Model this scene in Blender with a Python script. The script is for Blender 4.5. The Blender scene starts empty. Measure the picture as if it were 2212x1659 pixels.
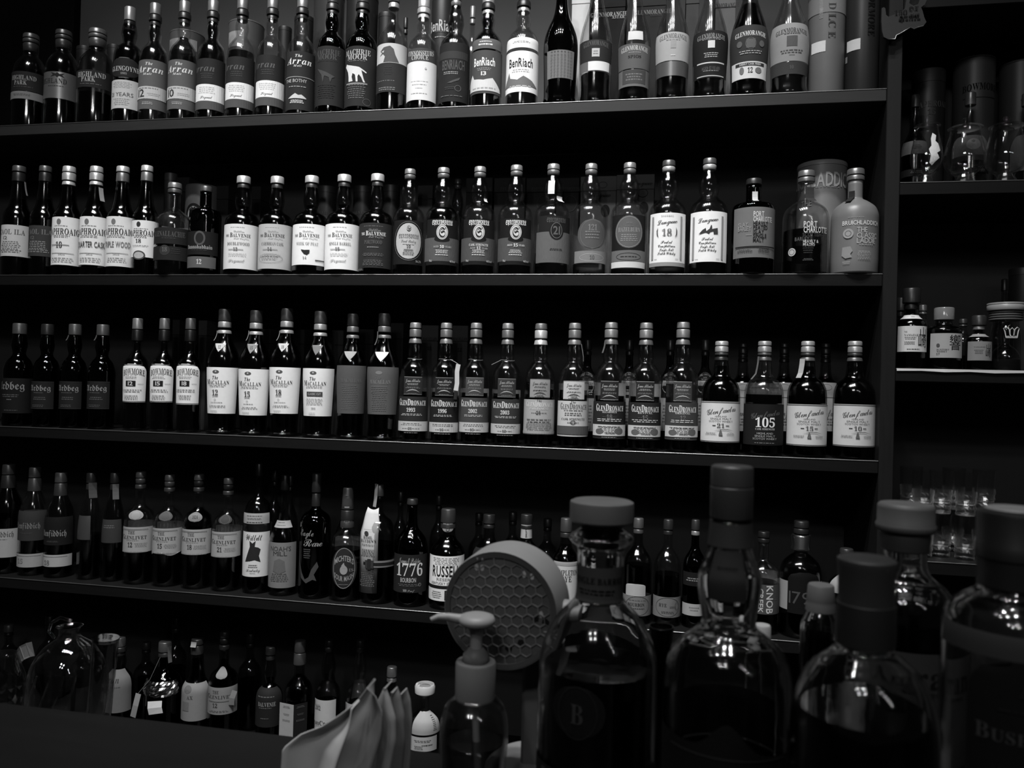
import bpy, math, random
import numpy as np
from mathutils import Vector, Matrix

random.seed(7)
S = bpy.context.scene
COL = S.collection

# ------------------------------------------------------------------ camera
EYE = 1.44                      # eye height; the bar top lies at 1.10, the shelf fronts at y = 0
F, CX, CY = 1700.0, 1106.0, 829.5
YAW, PITCH, ROLL = -0.18581, 0.0072849, 0.0260394
CAM = Vector((0.0, -1.88764, EYE))
_r0 = Vector((math.cos(YAW), -math.sin(YAW), 0))
FW = Vector((math.sin(YAW) * math.cos(PITCH), math.cos(YAW) * math.cos(PITCH), math.sin(PITCH)))
_u0 = _r0.cross(FW)
RT = _r0 * math.cos(ROLL) + _u0 * math.sin(ROLL)
UP = -_r0 * math.sin(ROLL) + _u0 * math.cos(ROLL)
cd = bpy.data.cameras.new('camera')
cam = bpy.data.objects.new('camera', cd)
COL.objects.link(cam)
cam.matrix_world = Matrix(((RT.x, UP.x, -FW.x, CAM.x), (RT.y, UP.y, -FW.y, CAM.y), (RT.z, UP.z, -FW.z, CAM.z), (0, 0, 0, 1)))
cd.sensor_width = 36.0
cd.sensor_fit = 'HORIZONTAL'
cd.lens = F / 2212 * 36.0
cd.clip_start = 0.02
cd.dof.use_dof = True
cd.dof.focus_distance = 1.95
cd.dof.aperture_fstop = 11.0
S.camera = cam

# ------------------------------------------------------------------ light
S.view_settings.view_transform = 'Standard'
S.view_settings.look = 'None'
S.view_settings.exposure = 0.0
S.view_settings.gamma = 1.0
S.view_settings.use_curve_mapping = False
S.cycles.caustics_reflective = False
S.cycles.caustics_refractive = False
S.cycles.max_bounces = 8
S.cycles.transparent_max_bounces = 40
S.cycles.transmission_bounces = 8
S.cycles.glossy_bounces = 4
S.cycles.diffuse_bounces = 2
S.cycles.sample_clamp_indirect = 3.0
S.cycles.use_denoising = True
W = bpy.data.worlds.new('room_gloom')
S.world = W
W.use_nodes = True
W.node_tree.nodes['Background'].inputs[0].default_value = (1, 1, 1, 1)
W.node_tree.nodes['Background'].inputs[1].default_value = 0.009


def spot(name, loc, aim, power, size, blend=0.8, radius=0.045):
    l = bpy.data.lights.new(name, 'SPOT')
    l.energy = power
    l.spot_size = math.radians(size)
    l.spot_blend = blend
    l.shadow_soft_size = radius
    o = bpy.data.objects.new(name, l)
    COL.objects.link(o)
    o.location = loc
    o.rotation_euler = (Vector(aim) - Vector(loc)).to_track_quat('-Z', 'Y').to_euler()
    return o


def bulb(name, loc, power, radius):
    l = bpy.data.lights.new(name, 'POINT')
    l.energy = power
    l.shadow_soft_size = radius
    o = bpy.data.objects.new(name, l)
    COL.objects.link(o)
    o.location = loc


# two rows of ceiling spots aimed at the bottles, the cluster of four pendants over the bar behind the viewer, and a receding row of small ones
for sy in (-1.15, -1.55):
    for k in range(5):
        sx = -1.47 + 0.42 * k
        spot('ceiling_spot', (sx, sy, 4.05), (sx * 0.85 + 0.02, 0.05, 0.60), 80, 62, 1.0, 0.04)
for sx in (-0.62, -0.22):
    for sy, sz in ((-2.7, 3.0), (-3.15, 3.0)):
        bulb('bar_pendant', (sx, sy, sz), 13.0, 0.075)
for k in range(5):
    bulb('room_lamp', (0.7 + 0.30 * k, -2.75 - 0.25 * k, 2.75), 3.0, 0.05)

# ------------------------------------------------------------------ picture point -> world
def ray(px, py):
    return FW + RT * ((px - CX) / F) - UP * ((py - CY) / F)


def at_y(px, py, y):            # the point at depth y into the wall
    d = ray(px, py)
    return CAM + d * ((y - CAM.y) / d.y)


def at_z(px, py, z):            # the point at height z
    d = ray(px, py)
    return CAM + d * ((z - CAM.z) / d.z)


def scale_at(p):                # metres per picture pixel
    return (Vector(p) - CAM).dot(FW) / F


# ------------------------------------------------------------------ materials
_M = {}


def gray(t, rough=0.6, metal=0.0, grain=0.0, spec=0.4, gscale=60.0, stretch=(1, 1, 1), coat=0.0):
    key = ('g', round(t, 3), rough, metal, grain, spec, gscale, stretch, coat)
    if key in _M:
        return _M[key]
    m = bpy.data.materials.new('gray_%03d' % int(t * 999))
    m.use_nodes = True
    nt = m.node_tree
    b = nt.nodes['Principled BSDF']
    b.inputs['Base Color'].default_value = (t, t, t, 1)
    b.inputs['Roughness'].default_value = rough
    b.inputs['Metallic'].default_value = metal
    b.inputs['Specular IOR Level'].default_value = spec
    b.inputs['Coat Weight'].default_value = coat
    if grain > 0:
        tc = nt.nodes.new('ShaderNodeTexCoord')
        mp = nt.nodes.new('ShaderNodeMapping')
        mp.inputs['Scale'].default_value = stretch
        n = nt.nodes.new('ShaderNodeTexNoise')
        n.inputs['Scale'].default_value = gscale
        n.inputs['Detail'].default_value = 4
        mr = nt.nodes.new('ShaderNodeMapRange')
        mr.inputs['To Min'].default_value = t * (1 - grain)
        mr.inputs['To Max'].default_value = t * (1 + grain)
        nt.links.new(tc.outputs['Object'], mp.inputs[0])
        nt.links.new(mp.outputs[0], n.inputs['Vector'])
        nt.links.new(n.outputs[0], mr.inputs[0])
        nt.links.new(mr.outputs[0], b.inputs['Base Color'])
    _M[key] = m
    return m


def paper(t):
    return gray(0.74 * (t / 0.74) ** 1.13, 0.75, 0.0, 0.06, 0.15, 90.0)


def foil(t):
    return gray(t, 0.34, 0.55, 0.08, 0.5, 40.0)


def glass(tint, rough=0.10, boost=1.0):      # thin-walled glass: clear through, mirror-like at grazing angles
    key = ('t', tint, rough, boost)
    if key in _M:
        return _M[key]
    m = bpy.data.materials.new('thin_glass')
    m.use_nodes = True
    nt = m.node_tree
    nt.nodes.clear()
    out = nt.nodes.new('ShaderNodeOutputMaterial')
    mix = nt.nodes.new('ShaderNodeMixShader')
    tr = nt.nodes.new('ShaderNodeBsdfTransparent')
    lw = nt.nodes.new('ShaderNodeLayerWeight')       # longer path through the wall near the outline: tint ** (1 / cos)
    lw.inputs['Blend'].default_value = 0.5
    c1 = nt.nodes.new('ShaderNodeMath')
    c1.operation = 'SUBTRACT'
    c1.inputs[0].default_value = 1.12
    nt.links.new(lw.outputs['Facing'], c1.inputs[1])
    c2 = nt.nodes.new('ShaderNodeMath')
    c2.operation = 'DIVIDE'
    c2.inputs[0].default_value = 1.12
    nt.links.new(c1.outputs[0], c2.inputs[1])
    c3 = nt.nodes.new('ShaderNodeMath')
    c3.operation = 'POWER'
    c3.inputs[0].default_value = tint
    nt.links.new(c2.outputs[0], c3.inputs[1])
    nt.links.new(c3.outputs[0], tr.inputs[0])
    gl = nt.nodes.new('ShaderNodeBsdfGlossy')
    gl.inputs[0].default_value = (boost, boost, boost, 1)
    gl.inputs['Roughness'].default_value = rough
    fr = nt.nodes.new('ShaderNodeFresnel')
    geo = nt.nodes.new('ShaderNodeNewGeometry')      # same reflectance from either side of the thin wall
    ior = nt.nodes.new('ShaderNodeMapRange')
    ior.inputs['To Min'].default_value = 1.52
    ior.inputs['To Max'].default_value = 1 / 1.52
    nt.links.new(geo.outputs['Backfacing'], ior.inputs[0])
    nt.links.new(ior.outputs[0], fr.inputs['IOR'])
    nz = nt.nodes.new('ShaderNodeTexNoise')
    nz.inputs['Scale'].default_value = 55
    bp = nt.nodes.new('ShaderNodeBump')
    bp.inputs['Strength'].default_value = 0.03
    bp.inputs['Distance'].default_value = 0.002
    tc = nt.nodes.new('ShaderNodeTexCoord')
    nt.links.new(tc.outputs['Object'], nz.inputs['Vector'])
    nt.links.new(nz.outputs[0], bp.inputs['Height'])
    nt.links.new(bp.outputs[0], gl.inputs['Normal'])
    nt.links.new(fr.outputs[0], mix.inputs[0])
    nt.links.new(tr.outputs[0], mix.inputs[1])
    nt.links.new(gl.outputs[0], mix.inputs[2])
    nt.links.new(mix.outputs[0], out.inputs[0])
    _M[key] = m
    return m


def thick_glass(tint=0.97, rough=0.07):
    key = ('k', tint, rough)
    if key in _M:
        return _M[key]
    m = bpy.data.materials.new('thick_glass')
    m.use_nodes = True
    nt = m.node_tree
    nt.nodes.clear()
    out = nt.nodes.new('ShaderNodeOutputMaterial')
    g = nt.nodes.new('ShaderNodeMixShader')
    rf = nt.nodes.new('ShaderNodeBsdfRefraction')
    rf.inputs['Color'].default_value = (tint, tint, tint, 1)
    rf.inputs['Roughness'].default_value = 0.0
    rf.inputs['IOR'].default_value = 1.5
    gl = nt.nodes.new('ShaderNodeBsdfGlossy')
    gl.inputs['Roughness'].default_value = rough
    fr = nt.nodes.new('ShaderNodeFresnel')
    fr.inputs['IOR'].default_value = 1.5
    nz = nt.nodes.new('ShaderNodeTexNoise')
    nz.inputs['Scale'].default_value = 40
    bp = nt.nodes.new('ShaderNodeBump')
    bp.inputs['Strength'].default_value = 0.04
    bp.inputs['Distance'].default_value = 0.002
    tc = nt.nodes.new('ShaderNodeTexCoord')
    nt.links.new(tc.outputs['Object'], nz.inputs['Vector'])
    nt.links.new(nz.outputs[0], bp.inputs['Height'])
    nt.links.new(bp.outputs[0], rf.inputs['Normal'])
    nt.links.new(bp.outputs[0], gl.inputs['Normal'])
    nt.links.new(fr.outputs[0], g.inputs[0])
    nt.links.new(rf.outputs[0], g.inputs[1])
    nt.links.new(gl.outputs[0], g.inputs[2])
    nt.links.new(g.outputs[0], out.inputs[0])
    _M[key] = m
    return m


# ------------------------------------------------------------------ mesh helpers
def obj(name, verts, faces, m, parent=None, smooth=0.0):
    me = bpy.data.meshes.new(name)
    me.from_pydata([tuple(v) for v in verts], [], [tuple(f) for f in faces])
    if smooth:
        me.shade_smooth()
        if smooth < 3:
            me.set_sharp_from_angle(angle=smooth)
    if m is not None:
        me.materials.append(m)
    o = bpy.data.objects.new(name, me)
    COL.objects.link(o)
    if parent is not None:
        o.parent = parent
    return o


USED = set()


def tag(o, label, cat, group=None, kind=None):
    w = label.split()
    assert 4 <= len(w) <= 16, (len(w), label)
    assert label not in USED, label
    USED.add(label)
    o['label'] = label
    o['category'] = cat
    if group:
        o['group'] = group
    if kind:
        o['kind'] = kind
    return o


def empty(name, loc, rz=0.0):
    o = bpy.data.objects.new(name, None)
    COL.objects.link(o)
    o.location = loc
    o.rotation_euler = (0, 0, rz)
    o.empty_display_size = 0.02
    return o


def box_vf(x0, x1, y0, y1, z0, z1):
    v = [(x0, y0, z0), (x1, y0, z0), (x1, y1, z0), (x0, y1, z0), (x0, y0, z1), (x1, y0, z1), (x1, y1, z1), (x0, y1, z1)]
    f = [(0, 3, 2, 1), (4, 5, 6, 7), (0, 1, 5, 4), (1, 2, 6, 5), (2, 3, 7, 6), (3, 0, 4, 7)]
    return v, f


def bevel_box(name, x0, x1, y0, y1, z0, z1, m, parent=None, b=0.002):
    """A box whose edges are rounded off, built from 24 corner points."""
    v = []
    for X, sx in ((x0, 1), (x1, -1)):
        for Y, sy in ((y0, 1), (y1, -1)):
            for Z, sz in ((z0, 1), (z1, -1)):
                v += [(X, Y + sy * b, Z + sz * b), (X + sx * b, Y, Z + sz * b), (X + sx * b, Y + sy * b, Z)]
    i = lambda x, y, z, a: ((x * 2 + y) * 2 + z) * 3 + a
    f = []
    for s in (0, 1):
        f.append([i(s, 0, 0, 0), i(s, 1, 0, 0), i(s, 1, 1, 0), i(s, 0, 1, 0)])
        f.append([i(0, s, 0, 1), i(1, s, 0, 1), i(1, s, 1, 1), i(0, s, 1, 1)])
        f.append([i(0, 0, s, 2), i(1, 0, s, 2), i(1, 1, s, 2), i(0, 1, s, 2)])
    for p in (0, 1):
        for q in (0, 1):
            f.append([i(p, q, 0, 0), i(p, q, 1, 0), i(p, q, 1, 1), i(p, q, 0, 1)])
            f.append([i(p, 0, q, 0), i(p, 1, q, 0), i(p, 1, q, 2), i(p, 0, q, 2)])
            f.append([i(0, p, q, 1), i(1, p, q, 1), i(1, p, q, 2), i(0, p, q, 2)])
            for r in (0, 1):
                f.append([i(p, q, r, 0), i(p, q, r, 1), i(p, q, r, 2)])
    c = Vector(((x0 + x1) / 2, (y0 + y1) / 2, (z0 + z1) / 2))
    vv = [Vector(a) for a in v]
    ff = []
    for q in f:
        n = (vv[q[1]] - vv[q[0]]).cross(vv[q[2]] - vv[q[0]])
        mid = sum((vv[k] for k in q), Vector()) / len(q)
        ff.append(q if n.dot(mid - c) > 0 else q[::-1])
    return obj(name, v, ff, m, parent)


def spline(pts, sub):
    """Catmull-Rom through (r, z) points; a repeated point makes a corner."""
    out = []
    n = len(pts)
    for k in range(n - 1):
        p1, p2 = np.array(pts[k]), np.array(pts[k + 1])
        if np.allclose(p1, p2):
            continue
        p0 = np.array(pts[k - 1]) if k > 0 and not np.allclose(pts[k - 1], p1) else p1 - (p2 - p1) * 0.6
        p3 = np.array(pts[k + 2]) if k + 2 < n and not np.allclose(pts[k + 2], p2) else p2 + (p2 - p1) * 0.6
        d = np.linalg.norm(p2 - p1)
        m1 = (p2 - p0) / (np.linalg.norm(p2 - p1) + np.linalg.norm(p1 - p0)) * d
        m2 = (p3 - p1) / (np.linalg.norm(p3 - p2) + np.linalg.norm(p2 - p1)) * d
        for s in range(sub):
            t = s / sub
            h = (2 * t ** 3 - 3 * t ** 2 + 1) * p1 + (t ** 3 - 2 * t ** 2 + t) * m1 + (-2 * t ** 3 + 3 * t ** 2) * p2 + (t ** 3 - t ** 2) * m2
            out.append((max(h[0], 0.0), h[1]))
    out.append(tuple(pts[-1]))
    return out


def lathe(name, prof, seg, m, parent, close_top=True, close_bottom=True, smooth=0.7, squash=1.0):
    v, f = [], []
    for r, z in prof:
        for k in range(seg):
            a = 2 * math.pi * k / seg
            v.append((r * math.cos(a), r * math.sin(a) * squash, z))
    for j in range(len(prof) - 1):
        for k in range(seg):
            k2 = (k + 1) % seg
            f.append((j * seg + k, j * seg + k2, (j + 1) * seg + k2, (j + 1) * seg + k))
    if close_bottom:
        f.append(tuple(range(seg - 1, -1, -1)))
    if close_top:
        o = (len(prof) - 1) * seg
        f.append(tuple(o + k for k in range(seg)))
    return obj(name, v, f, m, parent, smooth)


def ribbon(name, pts, w, th, m, parent=None, axis=Vector((0, 0, 1))):
    """A strip of thickness th swept through pts, its width along axis."""
    v, f = [], []
    n = len(pts)
    for k, p in enumerate(pts):
        p = Vector(p)
        t = (Vector(pts[min(k + 1, n - 1)]) - Vector(pts[max(k - 1, 0)])).normalized()
        a = (axis - t * axis.dot(t)).normalized()
        b = t.cross(a)
        for s, q in ((-1, -1), (1, -1), (1, 1), (-1, 1)):
            v.append(p + a * (s * w / 2) + b * (q * th / 2))
    for k in range(n - 1):
        for s in range(4):
            s2 = (s + 1) % 4
            f.append((k * 4 + s, k * 4 + s2, k * 4 + 4 + s2, k * 4 + 4 + s))
    f.append((3, 2, 1, 0))
    f.append(tuple((n - 1) * 4 + s for s in range(4)))
    return obj(name, v, f, m, parent)


def tube(name, pts, r, m, parent=None, seg=8):
    v, f = [], []
    n = len(pts)
    up = Vector((0.13, 0.31, 0.94))
    rr = r if isinstance(r, (list, tuple)) else [r] * n
    for k, p in enumerate(pts):
        t = (Vector(pts[min(k + 1, n - 1)]) - Vector(pts[max(k - 1, 0)])).normalized()
        a = t.cross(up).normalized()
        b = t.cross(a)
        for s in range(seg):
            c = 2 * math.pi * s / seg
            v.append(Vector(p) + a * (rr[k] * math.cos(c)) + b * (rr[k] * math.sin(c)))
    for k in range(n - 1):
        for s in range(seg):
            s2 = (s + 1) % seg
            f.append((k * seg + s, k * seg + s2, k * seg + seg + s2, k * seg + seg + s))
    f.append(tuple(range(seg - 1, -1, -1)))
    f.append(tuple((n - 1) * seg + s for s in range(seg)))
    return obj(name, v, f, m, parent, 0.9)


# ------------------------------------------------------------------ letters (the built-in font, one outline per character)
STYLE = {'s': (0x1D400, 0x1D41A, 0x1D7CE), 'i': (0x1D468, 0x1D482, 0x1D7CE), 'c': (0x1D4D0, 0x1D4EA, 0x1D7CE),
         'f': (0x1D56C, 0x1D586, 0x1D7CE), 'n': None, 'b': None, 'm': (0x1D400, 0x1D41A, 0x1D7CE)}


ALL = 'ABCDEFGHIJKLMNOPQRSTUVWXYZabcdefghijklmnopqrstuvwxyz0123456789'


def styled(ch, st):
    s = STYLE[st]
    if st == 'n':
        return 'n' + ch
    if s is None:
        return ch
    if 'A' <= ch <= 'Z':
        return chr(s[0] + ord(ch) - 65)
    if 'a' <= ch <= 'z':
        return chr(s[1] + ord(ch) - 97)
    if '0' <= ch <= '9':
        return chr(s[2] + ord(ch) - 48)
    return ch


GLYPH = {}


USED_GLYPHS = {'s': "-0123456789ABCDEFGHIJKLMNOPRSTUVWXYZabchinoru", 'f': '015ABDEGIKNOPRSXbcdefghilnr', 'i': '0167AMTaehlnrt',
               'c': '0179ABCDEGJKLMPRSWabcdefghiklmnoprstuwy'}


def load_glyphs():
    for bold in (False, True):
        need = set()
        for st in ('n',) if bold else 'sicfb':
            for c in USED_GLYPHS.get(st) or ALL:
                need.add(('n' + c) if bold else styled(c, st))
        if not bold:
            need |= set("-.'&%ë山崎響")
        else:
            need |= set(('n' + c) for c in "-.'&%ë")
        need = sorted(need)
        c = bpy.data.curves.new('letters', 'FONT')
        c.body = '\n'.join(k[-1] for k in need)             # one character per line, three units apart
        c.space_line = 3.0
        c.resolution_u = 2
        c.offset = .018 if bold else 0.0
        o = bpy.data.objects.new('letters', c)
        COL.objects.link(o)
        oe = o.evaluated_get(bpy.context.evaluated_depsgraph_get())
        me = oe.to_mesh()
        me.calc_loop_triangles()
        v = np.array([(p.co.x, p.co.y) for p in me.vertices], dtype=float)
        t = np.array([tuple(q.vertices) for q in me.loop_triangles], dtype=int)
        row = np.round((-v[:, 1] + 0.35) / 3.0).astype(int)
        oe.to_mesh_clear()
        for k, ch in enumerate(need):
            ids = np.nonzero(row == k)[0]
            inv = np.zeros(len(v), int)
            inv[ids] = np.arange(len(ids))
            GLYPH[ch] = (v[ids] + np.array([0, 3.0 * k]), inv[t[row[t[:, 0]] == k]])
        bpy.data.objects.remove(o)
        bpy.data.curves.remove(c)


load_glyphs()


def text2d(s, st, h, w=None):
    """Triangles of one line, centred on (0, 0), capital height h."""
    x = 0.0
    V, T, n = [], [], 0
    for ch in s:
        if ch == ' ':
            x += 0.32
            continue
        k = 1.0
        if st == 'm':
            k = 1.0 if ch.isupper() or not ch.isalpha() else 0.76
            g = styled(ch.upper(), 's')
        else:
            g = styled(ch, st)
        v, t = GLYPH[g]
        if len(v) == 0:
            continue
        p = v * k
        x0 = p[:, 0].min()
        p = p + np.array([x - x0, 0])
        V.append(p)
        T.append(t + n)
        n += len(p)
        x = p[:, 0].max() + (-0.04 if st in 'c' else 0.075)
    if not V:
        return np.zeros((0, 2)), np.zeros((0, 3), int)
    V = np.concatenate(V)
    T = np.concatenate(T)
    V[:, 0] -= (V[:, 0].min() + V[:, 0].max()) / 2
    V[:, 1] -= 0.345
    sc = h / 0.69
    V *= sc
    if w:
        ww = V[:, 0].max() - V[:, 0].min()
        V[:, 0] *= w / ww
    return V, T


def rects2d(rects):
    V, T = [], []
    for x0, x1, y0, y1 in rects:
        n = len(V)
        V += [(x0, y0), (x1, y0), (x1, y1), (x0, y1)]
        T += [(n, n + 1, n + 2), (n, n + 2, n + 3)]
    return np.array(V, float), np.array(T, int)


def ell2d(a, b, ring=0.0, n=28):
    c = [(math.cos(2 * math.pi * k / n), math.sin(2 * math.pi * k / n)) for k in range(n)]
    if ring:
        V = [(a * x, b * y) for x, y in c] + [((a - ring) * x, (b - ring) * y) for x, y in c]
        T = []
        for k in range(n):
            j = (k + 1) % n
            T += [(k, j, n + j), (k, n + j, n + k)]
    else:
        V = [(0, 0)] + [(a * x, b * y) for x, y in c]
        T = [(0, 1 + k, 1 + (k + 1) % n) for k in range(n)]
    return np.array(V, float), np.array(T, int)


def poly2d(pts):
    from mathutils.geometry import tessellate_polygon
    T = tessellate_polygon([[Vector((x, y, 0)) for x, y in pts]])
    return np.array(pts, float), np.array([tuple(t) for t in T], int)


def lines2d(w, h, rows, rnd):
    """Small print: rows of word-length dashes."""
    R = []
    for k in range(rows):
        y = h / 2 - (k + 0.5) * h / rows
        x = -w / 2 * (0.75 + 0.25 * rnd.random())
        e = -x
        while x < e:
            L = w * (0.05 + 0.12 * rnd.random())
            R.append((x, min(x + L, e), y - h / rows * 0.22, y + h / rows * 0.22))
            x += L + w * 0.035
    return rects2d(R)


def split_wide(V, T, mx):
    """Halve every triangle wider than mx (or taller than 2.5 mx) so that the print can follow a curved surface."""
    q = np.array([1.0, 0.4])
    for _ in range(22):
        if len(T) == 0:
            return V, T
        P = V[T] * q
        E = np.abs(P - P[:, [1, 2, 0]]).max(2)
        bad = E.max(1) > mx
        if not bad.any():
            return V, T
        k = E[bad].argmax(1)
        t = T[bad]
        i = np.arange(len(t))
        a, b, c = t[i, k], t[i, (k + 1) % 3], t[i, (k + 2) % 3]
        n = len(V) + i
        V = np.concatenate([V, (V[a] + V[b]) / 2])
        T = np.concatenate([T[~bad], np.stack([a, n, c], 1), np.stack([n, b, c], 1)])
    return V, T


def print2d(t, sc, rnd):
    """One print item (y, h, what, style, tone, w, u, bend) in picture pixels -> (V, T) in metres, u and y left to the caller."""
    y, h, s, st, tone = t[:5]
    w = t[5] if len(t) > 5 and t[5] else None
    if st == '-':
        V, T = lines2d(w * sc, h * sc, int(s), rnd)
    elif st == '#':
        V, T = rects2d([(-w * sc / 2, w * sc / 2, -h * sc / 2, h * sc / 2)])
    elif st == 'o':
        V, T = ell2d(w * sc / 2, h * sc / 2)
    elif st == 'O':
        V, T = ell2d(w * sc / 2, h * sc / 2, float(s) * sc)
    elif st == 'P':
        V, T = poly2d([(x * sc, -q * sc) for x, q in s])
    elif st == 'v':
        V, T = text2d(s, 'n', h * sc, w * sc if w else None)
        V = np.stack([V[:, 1], -V[:, 0]], 1)
    elif st == 'V':
        V, T = text2d(s, 's', h * sc, w * sc if w else None)
        V = np.stack([V[:, 1], -V[:, 0]], 1)
    else:
        V, T = text2d(s, st, h * sc, w * sc if w else None)
    if len(t) > 8 and t[8]:            # rising line
        V = np.stack([V[:, 0], V[:, 1] + t[8] * V[:, 0]], 1)
    if len(t) > 7 and t[7]:
        b = t[7] * sc
        m = max(abs(V[:, 0]).max(), 1e-6)
        V = np.stack([V[:, 0], V[:, 1] - b * (V[:, 0] / m) ** 2], 1)
    return V, T


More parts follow.
